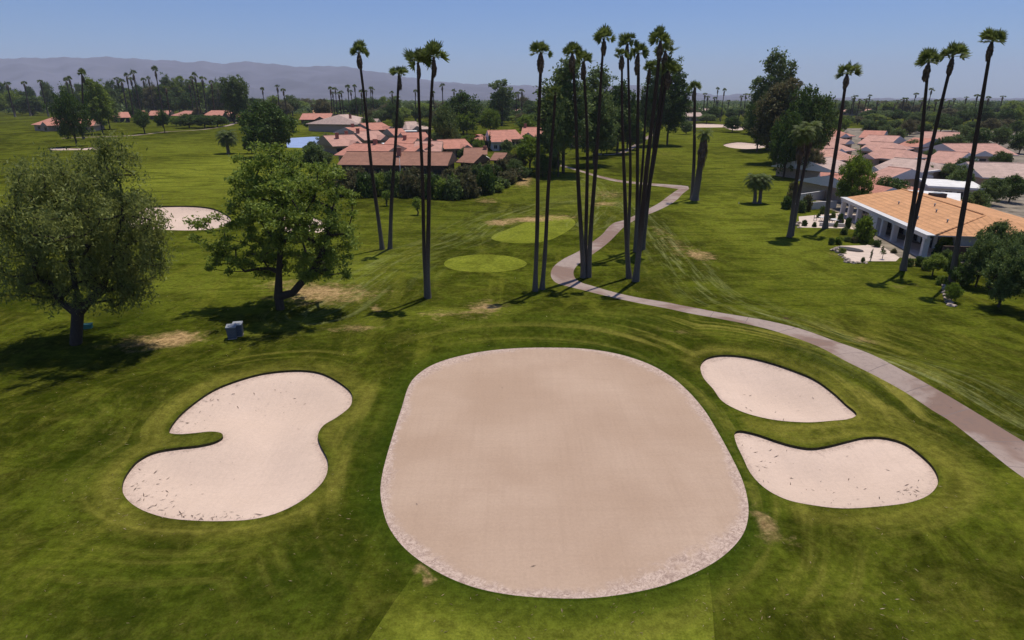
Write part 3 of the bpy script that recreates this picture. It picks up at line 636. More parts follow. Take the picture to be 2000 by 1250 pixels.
# background belt trees
rb = random.Random(11); kinds = ['euc', 'dense', 'broad', 'dense', 'broad', 'poplar']
cr = [None, M['leaf_dark'], M['leaf_euc'], M['leaf_a'], M['leaf_olean']]
specs = []
for px in range(-60, 480, 13): specs.append((px + rb.uniform(-7, 7), rb.uniform(218, 225), rb.uniform(158, 192) if px < 460 else 190, rb.uniform(28, 50)))
for px in range(480, 600, 14): specs.append((px + rb.uniform(-7, 7), rb.uniform(218, 230), rb.uniform(184, 202), rb.uniform(30, 46)))
for px in (262, 388): specs.append((px, 234, rb.uniform(196, 210), 22))
for px in range(600, 1080, 16): specs.append((px + rb.uniform(-7, 7), rb.uniform(216, 232), rb.uniform(186, 204), rb.uniform(28, 48)))
for px in range(860, 1080, 20): specs.append((px + rb.uniform(-7, 7), rb.uniform(238, 252), rb.uniform(212, 226), rb.uniform(24, 42)))
for px in range(1330, 1480, 16): specs.append((px + rb.uniform(-7, 7), rb.uniform(230, 240), rb.uniform(205, 222), rb.uniform(22, 34)))
for px in range(1600, 2080, 12): specs.append((px + rb.uniform(-7, 7), rb.uniform(216, 228), rb.uniform(196, 206), rb.uniform(26, 42)))
for px in range(1690, 2080, 15): specs.append((px + rb.uniform(-7, 7), rb.uniform(232, 246), rb.uniform(206, 222), rb.uniform(28, 44)))
for px in range(1720, 2080, 22): specs.append((px + rb.uniform(-9, 9), rb.uniform(252, 268), rb.uniform(228, 244), rb.uniform(24, 40)))
for px in range(1620, 1700, 18): specs.append((px, 244, 226, 26))
for px in range(600, 1080, 13): specs.append((px + rb.uniform(-7, 7), rb.uniform(228, 240), rb.uniform(200, 216), rb.uniform(24, 40)) if not 590 < px < 720 else (px, 212, 194, 24))
for px in range(1200, 1270, 18): specs.append((px, 245, 205, 36))
for (x, yb, yt, w) in specs:
    if 735 < x < 760 and yb > 240: continue
    ptree(rb.choice(kinds) if yt < 190 else rb.choice(['dense', 'broad', 'dense']), x, yb, yt, w, 'green tree in the belt of trees around the distant houses', group='trees in the background belt', name='background_tree', crown=rb.choice(cr))
for (x, yb, yt, w, c) in [(370, 250, 222, 50, 1), (400, 250, 224, 50, 1), (425, 248, 224, 45, 1), (345, 246, 226, 30, 3), (720, 258, 228, 40, 1), (745, 240, 214, 40, 2), (1340, 262, 236, 30, 2), (1430, 258, 226, 36, 1), (1470, 262, 222, 46, 1), (1380, 240, 222, 40, 2), (1700, 262, 236, 34, 1), (1718, 262, 232, 30, 1), (1640, 258, 230, 34, 3), (1860, 300, 262, 45, 2), (1845, 330, 300, 36, 1), (1870, 380, 322, 50, 2), (1630, 268, 246, 30, 3), (1780, 300, 272, 30, 2), (1815, 318, 290, 30, 2), (935, 300, 270, 26, 3), (990, 300, 272, 26, 2), (1750, 280, 250, 34, 2), (1880, 285, 245, 40, 2), (1910, 292, 250, 46, 1), (1950, 288, 246, 40, 2), (1990, 300, 255, 44, 1), (1835, 300, 268, 30, 1), (1800, 352, 318, 34, 2), (1850, 352, 318, 40, 2), (1885, 345, 305, 44, 1), (1930, 400, 345, 52, 2), (1970, 395, 340, 52, 1), (1900, 430, 370, 50, 2), (1950, 330, 295, 40, 1), (1775, 262, 238, 32, 1), (1735, 256, 236, 28, 2), (1690, 248, 232, 26, 2), (1615, 285, 262, 26, 1), (690, 250, 228, 26, 2), (825, 262, 236, 30, 1), (850, 285, 258, 26, 2), (600, 250, 236, 18, 1), (655, 252, 232, 30, 2), (700, 266, 246, 22, 1), (640, 290, 262, 40, 2), (612, 310, 275, 36, 2), (915, 290, 262, 30, 3), (885, 285, 250, 36, 2), (905, 312, 288, 22, 2), (985, 325, 292, 36, 1), (1005, 345, 310, 34, 2), (1020, 352, 325, 26, 2), (1060, 345, 300, 40, 1), (1082, 340, 300, 30, 2), (1185, 300, 262, 34, 1), (1245, 288, 252, 34, 1), (1130, 345, 290, 0, 0)]:
    if w: ptree('dense' if c != 3 else 'lime', x, yb, yt, w, 'green clipped tree among the houses', group='garden trees among the houses', name='garden_tree', crown=[None, M['leaf_dark'], M['leaf_euc'], None][c])
# oleander row in front of the brown-roofed house
ro = random.Random(5)
row = [(668, 386), (700, 386), (722, 388), (742, 385), (770, 387), (795, 388), (818, 388), (842, 390), (862, 391), (885, 392), (905, 390), (925, 388), (945, 382), (962, 377), (978, 369), (992, 362), (1005, 355), (1018, 348)]
cm = [None, M['leaf_olean'], M['leaf_dark'], M['leaf_a'], M['leaf_euc']]
for i, (x, y) in enumerate(row):
    top = y - ro.uniform(44, 60) if x < 950 else y - ro.uniform(22, 32)
    ptree('shrub', x + ro.uniform(-4, 4), y - 3, top, ro.uniform(34, 46), 'dense oleander bush in the row below the brown-roofed house', 'bush', 'oleander bushes below the brown-roofed house', 'oleander_bush', cm[i % 5])
    if x < 1000: ptree('shrub', x + ro.uniform(4, 14), y - 14, top - ro.uniform(0, 6), ro.uniform(30, 42), 'dense oleander bush in the row below the brown-roofed house', 'bush', 'oleander bushes below the brown-roofed house', 'oleander_bush', cm[(i * 3 + 1) % 5])
for (x, y) in [(880, 352), (898, 350), (915, 349), (932, 349), (950, 346), (966, 343), (985, 338), (998, 332), (676, 352), (700, 350), (870, 345), (1010, 330)]:
    ptree('shrub', x + ro.uniform(-4, 4), y, y - ro.uniform(22, 32), ro.uniform(24, 36), 'leafy bush growing against the small brown-roofed wings', 'bush', 'bushes against the small brown-roofed wings', 'garden_bush', cm[(x * 7) % 5])
# ------------------------------------------------------------------ palms
def fan_crown(rad, seed, nfr=34, drooping=False, full=False):
    rng = np.random.default_rng(seed); V = []; F = []
    def quad(a, b, c, d):
        n = len(V); V.extend([a, b, c, d]); F.append((n, n + 1, n + 2, n + 3))
    for i in range(nfr):
        az = i * 2.39996 + rng.uniform(-.3, .3); el = R(rng.uniform(-35, 85) if not drooping else rng.uniform(-60, 65)) * 1.0
        el = R(86) - (i / nfr) ** 0.85 * R(128 if full else 84) + rng.uniform(-.2, .2)
        d = np.array([math.cos(az) * math.cos(el), math.sin(az) * math.cos(el), math.sin(el)]); kz = rng.uniform(.72, 1.18); pl = kz * rad * rng.uniform(0.30, 0.6)
        side = np.cross(d, [0, 0, 1.0]); side /= np.linalg.norm(side) + 1e-9; up = np.cross(side, d)
        ro_ = rng.uniform(-1.5, 1.5); side, up = side * math.cos(ro_) + up * math.sin(ro_), up * math.cos(ro_) - side * math.sin(ro_)
        hub = d * pl - np.array([0, 0, rad * .12]); w = side * rad * 0.015
        quad(-w, w, hub + w, hub - w)
        nl = 13; fl = kz * rad * rng.uniform(0.44, 0.6)
        for k in range(nl):
            a = R(-62 + 124 * k / (nl - 1)) + rng.uniform(-.04, .04); L = fl * (0.62 + 0.38 * math.cos(a * 0.8)) * rng.uniform(.88, 1.1)
            ld = d * math.cos(a) + side * math.sin(a) + up * 0.10 * math.cos(k * 2.5)
            ls = np.cross(ld, up); ls /= np.linalg.norm(ls) + 1e-9; lw = fl * 0.085
            m = hub + ld * L * 0.6; t_ = hub + ld * L + np.array([0, 0, -L * rng.uniform(-.05, .10)])
            quad(hub - ls * lw * .3, hub + ls * lw * .3, m + ls * lw, m - ls * lw); quad(m - ls * lw, m + ls * lw, t_ + ls * lw * .15, t_ - ls * lw * .15)
    return np.array(V), F
def feather_crown(rad, seed, nfr=40):
    rng = np.random.default_rng(seed); V = []; F = []
    def quad(a, b, c, d):
        n = len(V); V.extend([a, b, c, d]); F.append((n, n + 1, n + 2, n + 3))
    for i in range(nfr):
        az = i * 2.39996; el = R(78) - (i / nfr) * R(105); p = np.zeros(3); L = rad * rng.uniform(.85, 1.15); n = 12
        for s in range(n):
            e = el - R(95) * (s / n) ** 1.3; d = np.array([math.cos(az) * math.cos(e), math.sin(az) * math.cos(e), math.sin(e)]); q = p + d * L / n
            side = np.array([-math.sin(az), math.cos(az), 0]); w = side * 0.03; quad(p - w, p + w, q + w, q - w)
            ll = rad * 0.30 * math.sin(math.pi * (s + 1.2) / (n + 1.6)) ** .6
            for sg in (-1, 1):
                for f in (0.15, .6):
                    b = p + (q - p) * f; t_ = b + side * sg * ll + d * ll * .45 + np.array([0, 0, -ll * rng.uniform(.25, .6)]); h = d * rad * .014 * 1.5
                    quad(b - h, b + h, t_ + h * .2, t_ - h * .2)
            p = q
    return np.array(V), F
def skirt_mesh(length, r0, seed, n=150):
    rng = np.random.default_rng(seed); mb = MB(); k = 9
    prof = [(0, .45), (.12, .85), (.35, 1.0), (.6, .85), (.82, .6), (1.0, .3)]
    for i in range(n):
        f = rng.random() ** .8 * .75; rr = r0 * np.interp(f, [a for a, b in prof], [b for a, b in prof]) * rng.uniform(.55, 1.0); az = rng.uniform(0, 6.283)
        d = np.array([math.cos(az), math.sin(az), 0]); s = np.array([-math.sin(az), math.cos(az), 0]); a = d * rr * .6 + [0, 0, -f * length]
        L = length * rng.uniform(.25, .42); b = a + d * rr * .45 + [0, 0, -L * .55]; c = a + d * rr * rng.uniform(.1, .4) + [0, 0, -L]; w = s * r0 * .2
        mb.add([a - w * .5, a + w * .5, b + w, b - w], [(0, 1, 2, 3)]); mb.add([b - w, b + w, c + w * .3, c - w * .3], [(0, 1, 2, 3)])
    pts = [(0, 0, -a * length) for a, b in prof]; mb.tube(pts, [b * r0 * .72 for a, b in prof], 9)
    return mb
def palm(base_px, crown_px, label, cr_px=22, skirt=True, trunk_px=(11, 8), bend=0.0, group=None, seed=0, kind='fan', name='fan_palm', dY=0.0, skirt_px=(13, 26), low=False, nfr=None, Y=None, category='palm tree'):
    b = W(*base_px) if Y is None else None
    if Y is not None:
        b = atY(base_px[0], base_px[1], Y); b[2] = float(H(b[0], b[1]))
    t = atY(crown_px[0], crown_px[1], b[1] + dY); s0 = depth_of(b) / FPX; s1 = depth_of(t) / FPX
    root = tag(empty(name, b), label, category, group); T = t - b; n = 9 if low else 20; rng = np.random.default_rng(seed + 100)
    pts = []; rad = []
    for i in range(n + 1):
        f = i / n; wob = 0 if low else 0.05 * math.sin(f * 9 + seed)
        g = f + bend * math.sin(math.pi * f)
        pts.append((T[0] * g + wob, T[1] * f + wob * .6, T[2] * f)); r = (trunk_px[0] * .78 * (1 - f) * s0 + trunk_px[1] * .62 * f * s1) / 2
        r *= 1 + 0.38 * math.exp(-f * 26) + (0 if low else rng.uniform(-.05, .07)); rad.append(r)
    pts.insert(0, (0, 0, -.3)); rad.insert(0, rad[0] * 1.1)
    mb = MB(); mb.tube(pts, rad, 6 if low else 12); mb.build('trunk', M['palm_trunk'], root, True)
    R_ = cr_px * s1 * (1.36 if kind == 'fan' else 1.0)
    if kind == 'fan': V, F = fan_crown(R_, seed, nfr or (14 if low else 23), full=not skirt)
    else: V, F = feather_crown(R_, seed, nfr or 44)
    o = link('crown', np_mesh('crown', V, F, M['frond']), root); o.location = T
    if skirt:
        mb = skirt_mesh(skirt_px[1] * s1, skirt_px[0] * s1 / 2, seed, 40 if low else 150); o = mb.build('dead_skirt', M['skirt'], root); o.location = (T[0], T[1], T[2] - 0.1 * R_)
    return root
G = 'tall fan palms along the cart path'
palm((746, 487), (701, 103), 'thin fan palm whose crown leans far left, left of the pair of crossing trunks', 17, bend=.06, seed=1, trunk_px=(10, 7))
palm((761, 486), (780, 144), 'shorter thin fan palm right of its twin, rising from one shaded foot', 16, bend=-.02, seed=2, trunk_px=(10, 7), skirt_px=(9, 26))
palm((833, 580), (817, 122), 'left one of the two touching fan palms nearest the middle of the lawn', 25, bend=-.12, seed=3, trunk_px=(10, 8), skirt_px=(10, 24))
palm((837, 582), (847, 112), 'right one of the two touching fan palms nearest the middle of the lawn', 28, bend=-.15, seed=4, trunk_px=(12, 8), skirt_px=(12, 30))
palm((1046, 568), (1056, 102), 'leftmost fan palm of the group beside the cart path bend', 19, bend=-.1, seed=5, trunk_px=(11, 9), skirt_px=(16, 34), group=None)
palm((1059, 565), (1084, 180), 'lowest-crowned fan palm of the group beside the cart path bend', 15, bend=-.0, seed=6, trunk_px=(11, 8), skirt=False)
palm((1139, 542), (1118, 104), 'large-skirted fan palm inside the path bend, left of its two neighbours', 20, bend=.0, seed=7, trunk_px=(12, 8), skirt_px=(15, 30))
palm((1141, 540), (1140, 120), 'fan palm with a dark skirt in front of the eucalyptus, between two taller ones', 17, bend=-.4, seed=8, trunk_px=(10, 8), skirt_px=(13, 30), dY=.6)
palm((1149, 541), (1180, 76), 'tallest fan palm inside the path bend, clear against the sky', 20, bend=-.06, seed=9, trunk_px=(12, 7), skirt_px=(13, 26))
palm((1229, 543), (1215, 108), 'fan palm with a spindle-shaped skirt standing between cart path and leaning cluster', 13, bend=.1, seed=10, trunk_px=(12, 6), skirt_px=(13, 24), name='fan_palm')
palm((1226, 492), (1225, 86), 'fan palm with a thin trunk just behind the spindle-skirted one', 18, bend=-.2, seed=11, trunk_px=(8, 7), skirt_px=(10, 20))
palm((1241, 492), (1246, 104), 'fan palm with a shaggy low skirt left of the leaning cluster', 18, bend=-.1, seed=12, trunk_px=(9, 9), skirt_px=(13, 34))
palm((1241, 549), (1290, 80), 'nearest and thickest fan palm of the cluster leaning right', 20, bend=.0, seed=13, trunk_px=(15, 9), skirt_px=(13, 34))
palm((1254, 487), (1300, 100), 'fan palm leaning right just behind the thickest one', 18, bend=.03, seed=14, trunk_px=(11, 8), skirt_px=(14, 30))
palm((1247, 489), (1305, 138), 'fan palm with the lowest bushy crown of the leaning cluster', 21, bend=.02, seed=15, trunk_px=(11, 9), skirt_px=(17, 30), dY=.8)
palm((1243, 486), (1268, 134), 'slender fan palm mostly hidden behind the leaning cluster', 13, bend=-.05, seed=16, trunk_px=(8, 6), skirt_px=(10, 24), dY=2)
palm((1352, 388), (1357, 171), 'lone fan palm beside the end of the path, over a squat shaggy palm', 12, bend=-.1, seed=17, trunk_px=(9, 8), skirt_px=(9, 22))
palm((1357, 391), (1376, 262), 'squat palm with a thick shaggy trunk beside the end of the path', 19, bend=.1, seed=18, trunk_px=(17, 15), skirt_px=(20, 60), kind='feather', name='date_palm', nfr=22)
palm((1541, 463), (1568, 262), 'thick dark palm with drooping fronds on the edge of the right lawn', 27, bend=-.05, seed=19, trunk_px=(10, 10), skirt_px=(17, 50), kind='feather', name='date_palm')
palm((1546, 461), (1584, 252), 'second thick palm with drooping fronds, leaning out behind the first', 27, bend=.02, seed=20, trunk_px=(8, 9), skirt_px=(16, 48), kind='feather', name='date_palm', dY=2)
palm((1611, 446), (1655, 144), 'fan palm with a round skirt rising from the courtyard right of the dark trees', 20, bend=.08, seed=21, trunk_px=(11, 8), skirt_px=(13, 24))
palm((1764, 528), (1814, 122), 'fan palm in front of the orange-roofed house, left crown of two', 22, bend=-.12, seed=22, trunk_px=(12, 8), skirt_px=(15, 30))
palm((1764, 524), (1861, 110), 'rightmost tall fan palm in front of the orange-roofed house', 22, bend=-.02, seed=23, trunk_px=(12, 8), skirt_px=(13, 30), dY=.8)
palm((1474, 397), (1476, 352), 'stubby palm with a thick trunk on the right fairway, left stem of a pair', 24, seed=24, trunk_px=(9, 9), skirt=False, kind='feather', name='date_palm')
palm((1483, 397), (1489, 354), 'stubby palm with a thick trunk on the right fairway, right stem of a pair', 24, seed=25, trunk_px=(9, 9), skirt=False, kind='feather', name='date_palm', dY=.5)
palm((446, 300), (443, 268), 'short thick palm with arching pale fronds on the left fairway', 24, seed=26, trunk_px=(8, 8), skirt=False, kind='feather', name='date_palm')
palm((163, 272), (160, 145), 'tall palm with a bushy top at the left edge of the far fairway', 8, seed=27, trunk_px=(5, 4), skirt_px=(6, 14))
palm((1858, 550), (1938, 80), 'fan palm trunk standing just right of the orange-roofed house garden', 22, bend=0, seed=28, trunk_px=(13, 9), skirt_px=(13, 30))
palm((1088, 336), (1092, 160), 'slim fan palm half hidden in front of the tall eucalyptus', 0.1, seed=29) if False else None
# prototypes for distant palms
GP = 'distant fan palms along the horizon'
dp = [(145,158),(155,152),(244,152),(251,160),(263,146),(270,152),(277,144),(291,155),(304,150),(320,138),(334,170),(390,150),(395,148),(405,152),(421,158),(380,165),(548,168),(563,174),(520,176),(650,172),(655,180),(660,175),(668,182),(673,178),(684,171),(690,178),(699,166),(710,180),(718,178),(726,170),(731,174),(770,180),(812,176),(866,168),(849,180),(900,176),(888,178),(1009,182),(1014,180),(1019,178),(1372,183),(1379,188),(1397,175),(1407,175),(1390,190),(1444,190),(1452,184),(1400,196),(1420,198),(1627,196),(1658,192),(1663,189),(1671,195),(1683,193),(1692,188),(1710,198),(1750,196),(1758,194),(1766,192),(1778,182),(1808,176),(1798,192),(1790,196),(1820,198),(1832,194),(1845,196),(1857,195),(1880,190),(1900,185),(1920,192),(1950,188),(60,160),(30,165),(95,158),(1740,202),(1728,203),(1770,203),(1812,205),(1837,207),(1852,204)]
protos = []
for i in range(3):
    q = palm((1000 + i * 60, 230), (1000 + i * 60, 150), 'x', 5.5, seed=60 + i, trunk_px=(3.4, 2.6), skirt_px=(5, 12), low=True, name='distant_fan_palm'); protos.append((q, W(1000, 230)))
h0 = float(atY(1000, 150, protos[0][1][1])[2] - protos[0][1][2]); s00 = depth_of(protos[0][1])
rp = random.Random(3)
for i, (x, y) in enumerate(dp):
    by = rp.uniform(222, 238); b = W(x, by); 
    hh = atY(x, y, b[1])[2] - b[2]; k = rp.uniform(.7, 1.1) * (1.15 if x < 450 else 1.0) * depth_of(b) / s00
    src = protos[i % 3][0]
    o = copy_thing(src, 'distant_fan_palm', b, rp.uniform(0, 6.28), (k, k, hh / h0))
    tag(o, 'small distant fan palm with a dark round top above the tree belt', 'palm tree', GP)
for q, _ in protos:
    for ch in list(q.children): bpy.data.objects.remove(ch)
    bpy.data.objects.remove(q)

# ------------------------------------------------------------------ houses
def xf(root): return root
def house(name, label, fl, fr, depth, wall_h=2.8, rise=2.2, hip=(0, 0), roof='roof_red', wall='wall_tan', over=1.0, nwin=3, chim=(), group=None, flat=False, sidewin=0):
    """fl, fr: pixel positions of the two ends of the front eave"""
    a = W(*fl, wall_h); b = W(*fr, wall_h); z = min(float(H(a[0], a[1])), float(H(b[0], b[1])))
    L = math.hypot(b[0] - a[0], b[1] - a[1]); rz = math.atan2(b[1] - a[1], b[0] - a[0])
    if wall == 'wall_white' and roof in ('roof_pink', 'roof_pale', 'roof_red') and int(abs(a[0]) * 3) % 3: wall = 'wall_tan'
    root = tag(empty(name, (a[0], a[1], z), rz), label, 'house', group)
    if not flat and roof != 'roof_brown' and not group and a[1] < 420: depth *= 1.35; rise *= 1.12
    o = over; m = MB(); m.box(o, L - o, o, depth - o, -.6, wall_h - (0.05)); m.build('wall', M[wall], root)
    m = MB()
    if flat:
        m.box(0, L, 0, depth, wall_h - .05, wall_h + .35); m.box(.25, L - .25, .25, depth - .25, wall_h + .35, wall_h + .37)
        m.build('roof', M[roof], root)
    else:
        e = wall_h; f = .18; h0_, h1_ = hip
        vs = [(0, 0, e - .05), (L, 0, e - .05), (L, depth, e - .05), (0, depth, e - .05), (0, 0, e + f), (L, 0, e + f), (L, depth, e + f), (0, depth, e + f), (h0_, depth / 2, e + f + rise), (L - h1_, depth / 2, e + f + rise)]
        m.add(vs, [(0, 3, 2, 1), (0, 1, 5, 4), (1, 2, 6, 5), (2, 3, 7, 6), (3, 0, 4, 7)], 1)
        m.add(vs, [(4, 5, 9, 8), (6, 7, 8, 9)], 0)
        m.add(vs, [(5, 6, 9)], 0 if h1_ else 1); m.add(vs, [(7, 4, 8)], 0 if h0_ else 1)
        rf = m.build('roof', [M[roof], M[wall] if wall != 'wall_white' and not (a[0] > 40 and a[1] < 420) else M['trim']], root)
        if L * 1190 / a[1] > 40:
            c = MB(); c.tube([(h0_, depth / 2, e + f + rise), (L - h1_, depth / 2, e + f + rise)], [.14, .14], 8); c.build('ridge_cap', M[roof], rf, True)
    if not flat and L > 9 and a[1] < 430 and roof != 'roof_brown':
        ww = min(7.0, L * .42); x0 = L * (.08 if int(L * 7) % 2 else .5); yb = depth * .5; rw = rise * .55; e = wall_h; pr = -2.6
        vs = [(x0, pr, e - .04), (x0 + ww, pr, e - .04), (x0 + ww, yb, e - .04), (x0, yb, e - .04), (x0, pr, e + .15), (x0 + ww, pr, e + .15), (x0 + ww, yb, e + .15), (x0, yb, e + .15), (x0 + ww / 2, pr, e + .15 + rw), (x0 + ww / 2, yb, e + .15 + rw)]
        m = MB(); m.add(vs, [(0, 3, 2, 1), (0, 1, 5, 4), (4, 5, 8)], 1); m.add(vs, [(1, 2, 6, 5), (3, 0, 4, 7), (5, 6, 9, 8), (7, 4, 8, 9)], 0)
        m.build('wing_roof', [M[roof], M['trim'] if a[0] > 40 else M[wall]], root); m = MB(); m.box(x0 + .6, x0 + ww - .6, pr + .7, o + .3, -.6, e - .05); wg = m.build('wing_wall', M[wall], root)
        m = MB(); m.box(x0 + ww * .3, x0 + ww * .7, pr + .64, pr + .75, .5, 2.2); m.build('window', M['glass'], wg)
    for (cx, cy, ch) in chim:
        zc = wall_h + rise * (1 - abs(cy * 2 - 1)); c = MB(); x = cx * L; y = cy * depth
        c.box(x - .55, x + .55, y - .45, y + .45, zc - .8, zc + ch); c.box(x - .65, x + .65, y - .55, y + .55, zc + ch, zc + ch + .15)
        c.build('chimney', M['brick'], root)
    for i in range(nwin):
        x = o + (L - 2 * o) * (i + .5) / nwin; w = min(2.2, (L - 2 * o) / nwin * .6) / 2
        door = (i == nwin // 2); z0 = .02 if door else .9; c = MB()
        y = o - .06
        c.box(x - w, x + w, y, o + .05, z0, 2.15); wo = c.build('door' if door else 'window', M['glass'], root)
        c = MB(); t_ = .08
        c.box(x - w - t_, x - w, y - .03, o + .03, z0, 2.15); c.box(x + w, x + w + t_, y - .03, o + .03, z0, 2.15); c.box(x - w - t_, x + w + t_, y - .03, o + .03, 2.15, 2.15 + t_); c.box(x - .03, x + .03, y - .03, o + .03, z0, 2.15)
        c.build('frame', M['trim'] if wall == 'wall_white' else M['wall_brown'], wo)
    return root, L
GH = 'red tiled houses left of the palms'
house('house', 'long low house with a brown tiled roof behind the row of oleanders', (658, 323), (874, 325), 17, 3.0, 2.8, roof='roof_brown', wall='wall_brown', nwin=7, chim=[(.52, .35, 2.2)])
house('house', 'small brown-roofed wing beside the long brown roof, with a dark gable', (890, 318), (925, 319), 11, 2.8, 2.0, roof='roof_brown', wall='wall_brown', nwin=1)
house('house', 'brown-roofed end wing nearest the green bushy tree', (956, 314), (982, 314), 9, 2.8, 1.8, roof='roof_brown', wall='wall_brown', nwin=1)
house('house', 'low brown-roofed house between the two small brown wings', (905, 303), (952, 303), 12, 2.8, 1.6, roof='roof_brown', wall='wall_tan', nwin=2, chim=[(.9, .4, 1.0)])
house('flat_roofed_annex', 'white-walled flat annex between the small brown roofs', (928, 312), (957, 311), 8, 2.6, flat=True, roof='roof_white', wall='wall_white', nwin=1)
house('house', 'red-roofed house directly behind the left end of the brown roof', (652, 304), (742, 306), 16, 2.8, 2.6, roof='roof_red', nwin=4, chim=[(.5, .5, 1.6)])
house('house', 'red-roofed house with two brick chimneys beside the blue court', (650, 287), (712, 284), 16, 2.8, 2.8, roof='roof_pink', nwin=3, chim=[(.35, .35, 2.0), (.8, .6, 2.0)])
house('house', 'red-roofed house behind the middle of the brown roof, left of the palm pair', (742, 297), (815, 299), 13, 2.8, 2.0, roof='roof_red', nwin=3)
house('house', 'red-roofed house right of the palm pair above the brown roof', (806, 297), (862, 296), 12, 2.8, 2.4, roof='roof_pink', nwin=2)
house('flat_roofed_annex', 'white flat roof among the red roofs, left of the palm pair', (750, 284), (800, 283), 9, 2.8, flat=True, roof='roof_white', wall='wall_white', nwin=2)
house('house', 'pink-roofed house beside the white flat roof', (712, 275), (762, 272), 14, 2.8, 2.6, roof='roof_pink', nwin=2, chim=[(.1, .4, 1.8)])
house('house', 'red-roofed house just behind the palm pair', (795, 276), (845, 275), 12, 2.8, 2.4, roof='roof_red', nwin=2)
house('house', 'red-roofed house at the foot of the round dark tree', (726, 255), (770, 253), 14, 2.8, 2.6, roof='roof_red', nwin=2)
house('flat_roofed_annex', 'long white flat carport roof below the round dark tree', (752, 258), (815, 257), 8, 2.8, flat=True, roof='roof_white', wall='wall_tan', nwin=2)
house('house', 'long low red roof between the small brown wings and the white-pillared house', (868, 292), (925, 290), 14, 2.8, 2.2, roof='roof_red', wall='wall_tan', nwin=3)
house('house', 'red roof right of the first crossing palm, above the pink one', (770, 266), (800, 265), 14, 2.8, 2.2, roof='roof_red', wall='wall_tan', nwin=2)
house('house', 'red roof below the tall pink house', (700, 262), (730, 260), 14, 2.8, 2.2, roof='roof_red', wall='wall_tan', nwin=2, chim=[(.5, .5, 1.5)])
house('house', 'pale-pink-roofed house behind the long white carport', (796, 254), (845, 252), 16, 2.8, 3.0, hip=(4, 4), roof='roof_pale', nwin=2)
house('house', 'broad red-roofed house behind the yellow-green lawn', (584, 233), (645, 234), 24, 3.0, 3.0, roof='roof_red', wall='wall_brown', nwin=5)
house('house', 'orange-roofed upper wing behind the yellow-green lawn', (612, 222), (650, 222), 14, 3.0, 2.6, roof='roof_orange', wall='wall_tan', nwin=2)
house('house', 'pale-roofed glass-fronted wing behind the yellow-green lawn', (648, 235), (696, 235), 22, 3.0, 2.0, hip=(5, 5), roof='roof_pale', wall='wall_white', nwin=5)
house('house', 'tall pink house with a hipped roof behind the first crossing palm', (706, 244), (745, 240), 24, 4.0, 4.0, hip=(6, 6), roof='roof_pale', wall='wall_tan', nwin=2, chim=[(.3, .3, 2)])
house('house', 'red-roofed house with white pillars left of the green bushy tree', (958, 278), (1000, 278), 20, 3.2, 3.2, roof='roof_red', wall='wall_white', nwin=3)
house('house', 'red-roofed wing joining the white-pillared house to the arched gable', (992, 273), (1024, 272), 16, 3.0, 2.8, roof='roof_red', wall='wall_white', nwin=2)
house('house', 'long red roof over the houses behind the palm pair', (744, 287), (800, 288), 14, 2.8, 2.2, roof='roof_red', nwin=3, chim=[(.6, .4, 1.6)])
house('house', 'small hipped red roof left of the white-pillared house', (936, 276), (962, 275), 12, 2.8, 1.8, hip=(4, 4), roof='roof_red', wall='wall_white', nwin=1)
house('house', 'red-roofed house with an arched gable behind the leftmost path palm', (1016, 267), (1072, 267), 16, 3.2, 2.8, roof='roof_red', wall='wall_tan', nwin=3, chim=[(.1, .5, 1.5)])
house('house', 'red house glimpsed between the eucalyptus trunks', (1115, 268), (1150, 267), 16, 4.0, 3, roof='roof_red', wall='wall_tan', nwin=2)
house('house', 'tan-roofed house low between two small brown roofs and the cypress', (846, 288), (892, 288), 12, 2.6, 1.6, hip=(3, 3), roof='roof_pale', wall='wall_tan', nwin=2)
GL = 'red roofed houses beyond the left fairway'
for (fl, fr) in [((130, 246), (183, 246)), ((222, 230), (256, 230)), ((262, 226), (284, 226)), ((287, 226), (328, 226)), ((333, 226), (360, 226)), ((395, 226), (440, 226)), ((448, 229), (482, 229)), ((60, 244), (120, 245))]:
    house('distant_house', 'long low house with a red roof beyond the left fairway', fl, fr, 22, 3.0, 3.4, roof='roof_red', wall='wall_brown' if fl[0] > 200 else 'wall_tan', nwin=3, group=GL)
house('distant_house', 'small pink-roofed house far off between the lone horizon tree and the eucalypts', (995, 217), (1022, 217), 20, 3, 3.5, roof='roof_pink', nwin=1)
house('distant_house', 'pinkish low building on the horizon behind the right-hand roofs', (1642, 218), (1690, 218), 20, 3.4, 2.4, roof='roof_pink', wall='wall_white', nwin=4)
house('distant_house', 'pale grey-roofed building beyond the far green right of the eucalypts', (1335, 228), (1375, 228), 18, 3, 2.5, roof='roof_pale', wall='wall_white', nwin=3)
house('distant_house', 'white building behind the far bunkers', (1365, 216), (1412, 216), 18, 3, 2.0, roof='roof_pale', wall='wall_white', nwin=3)
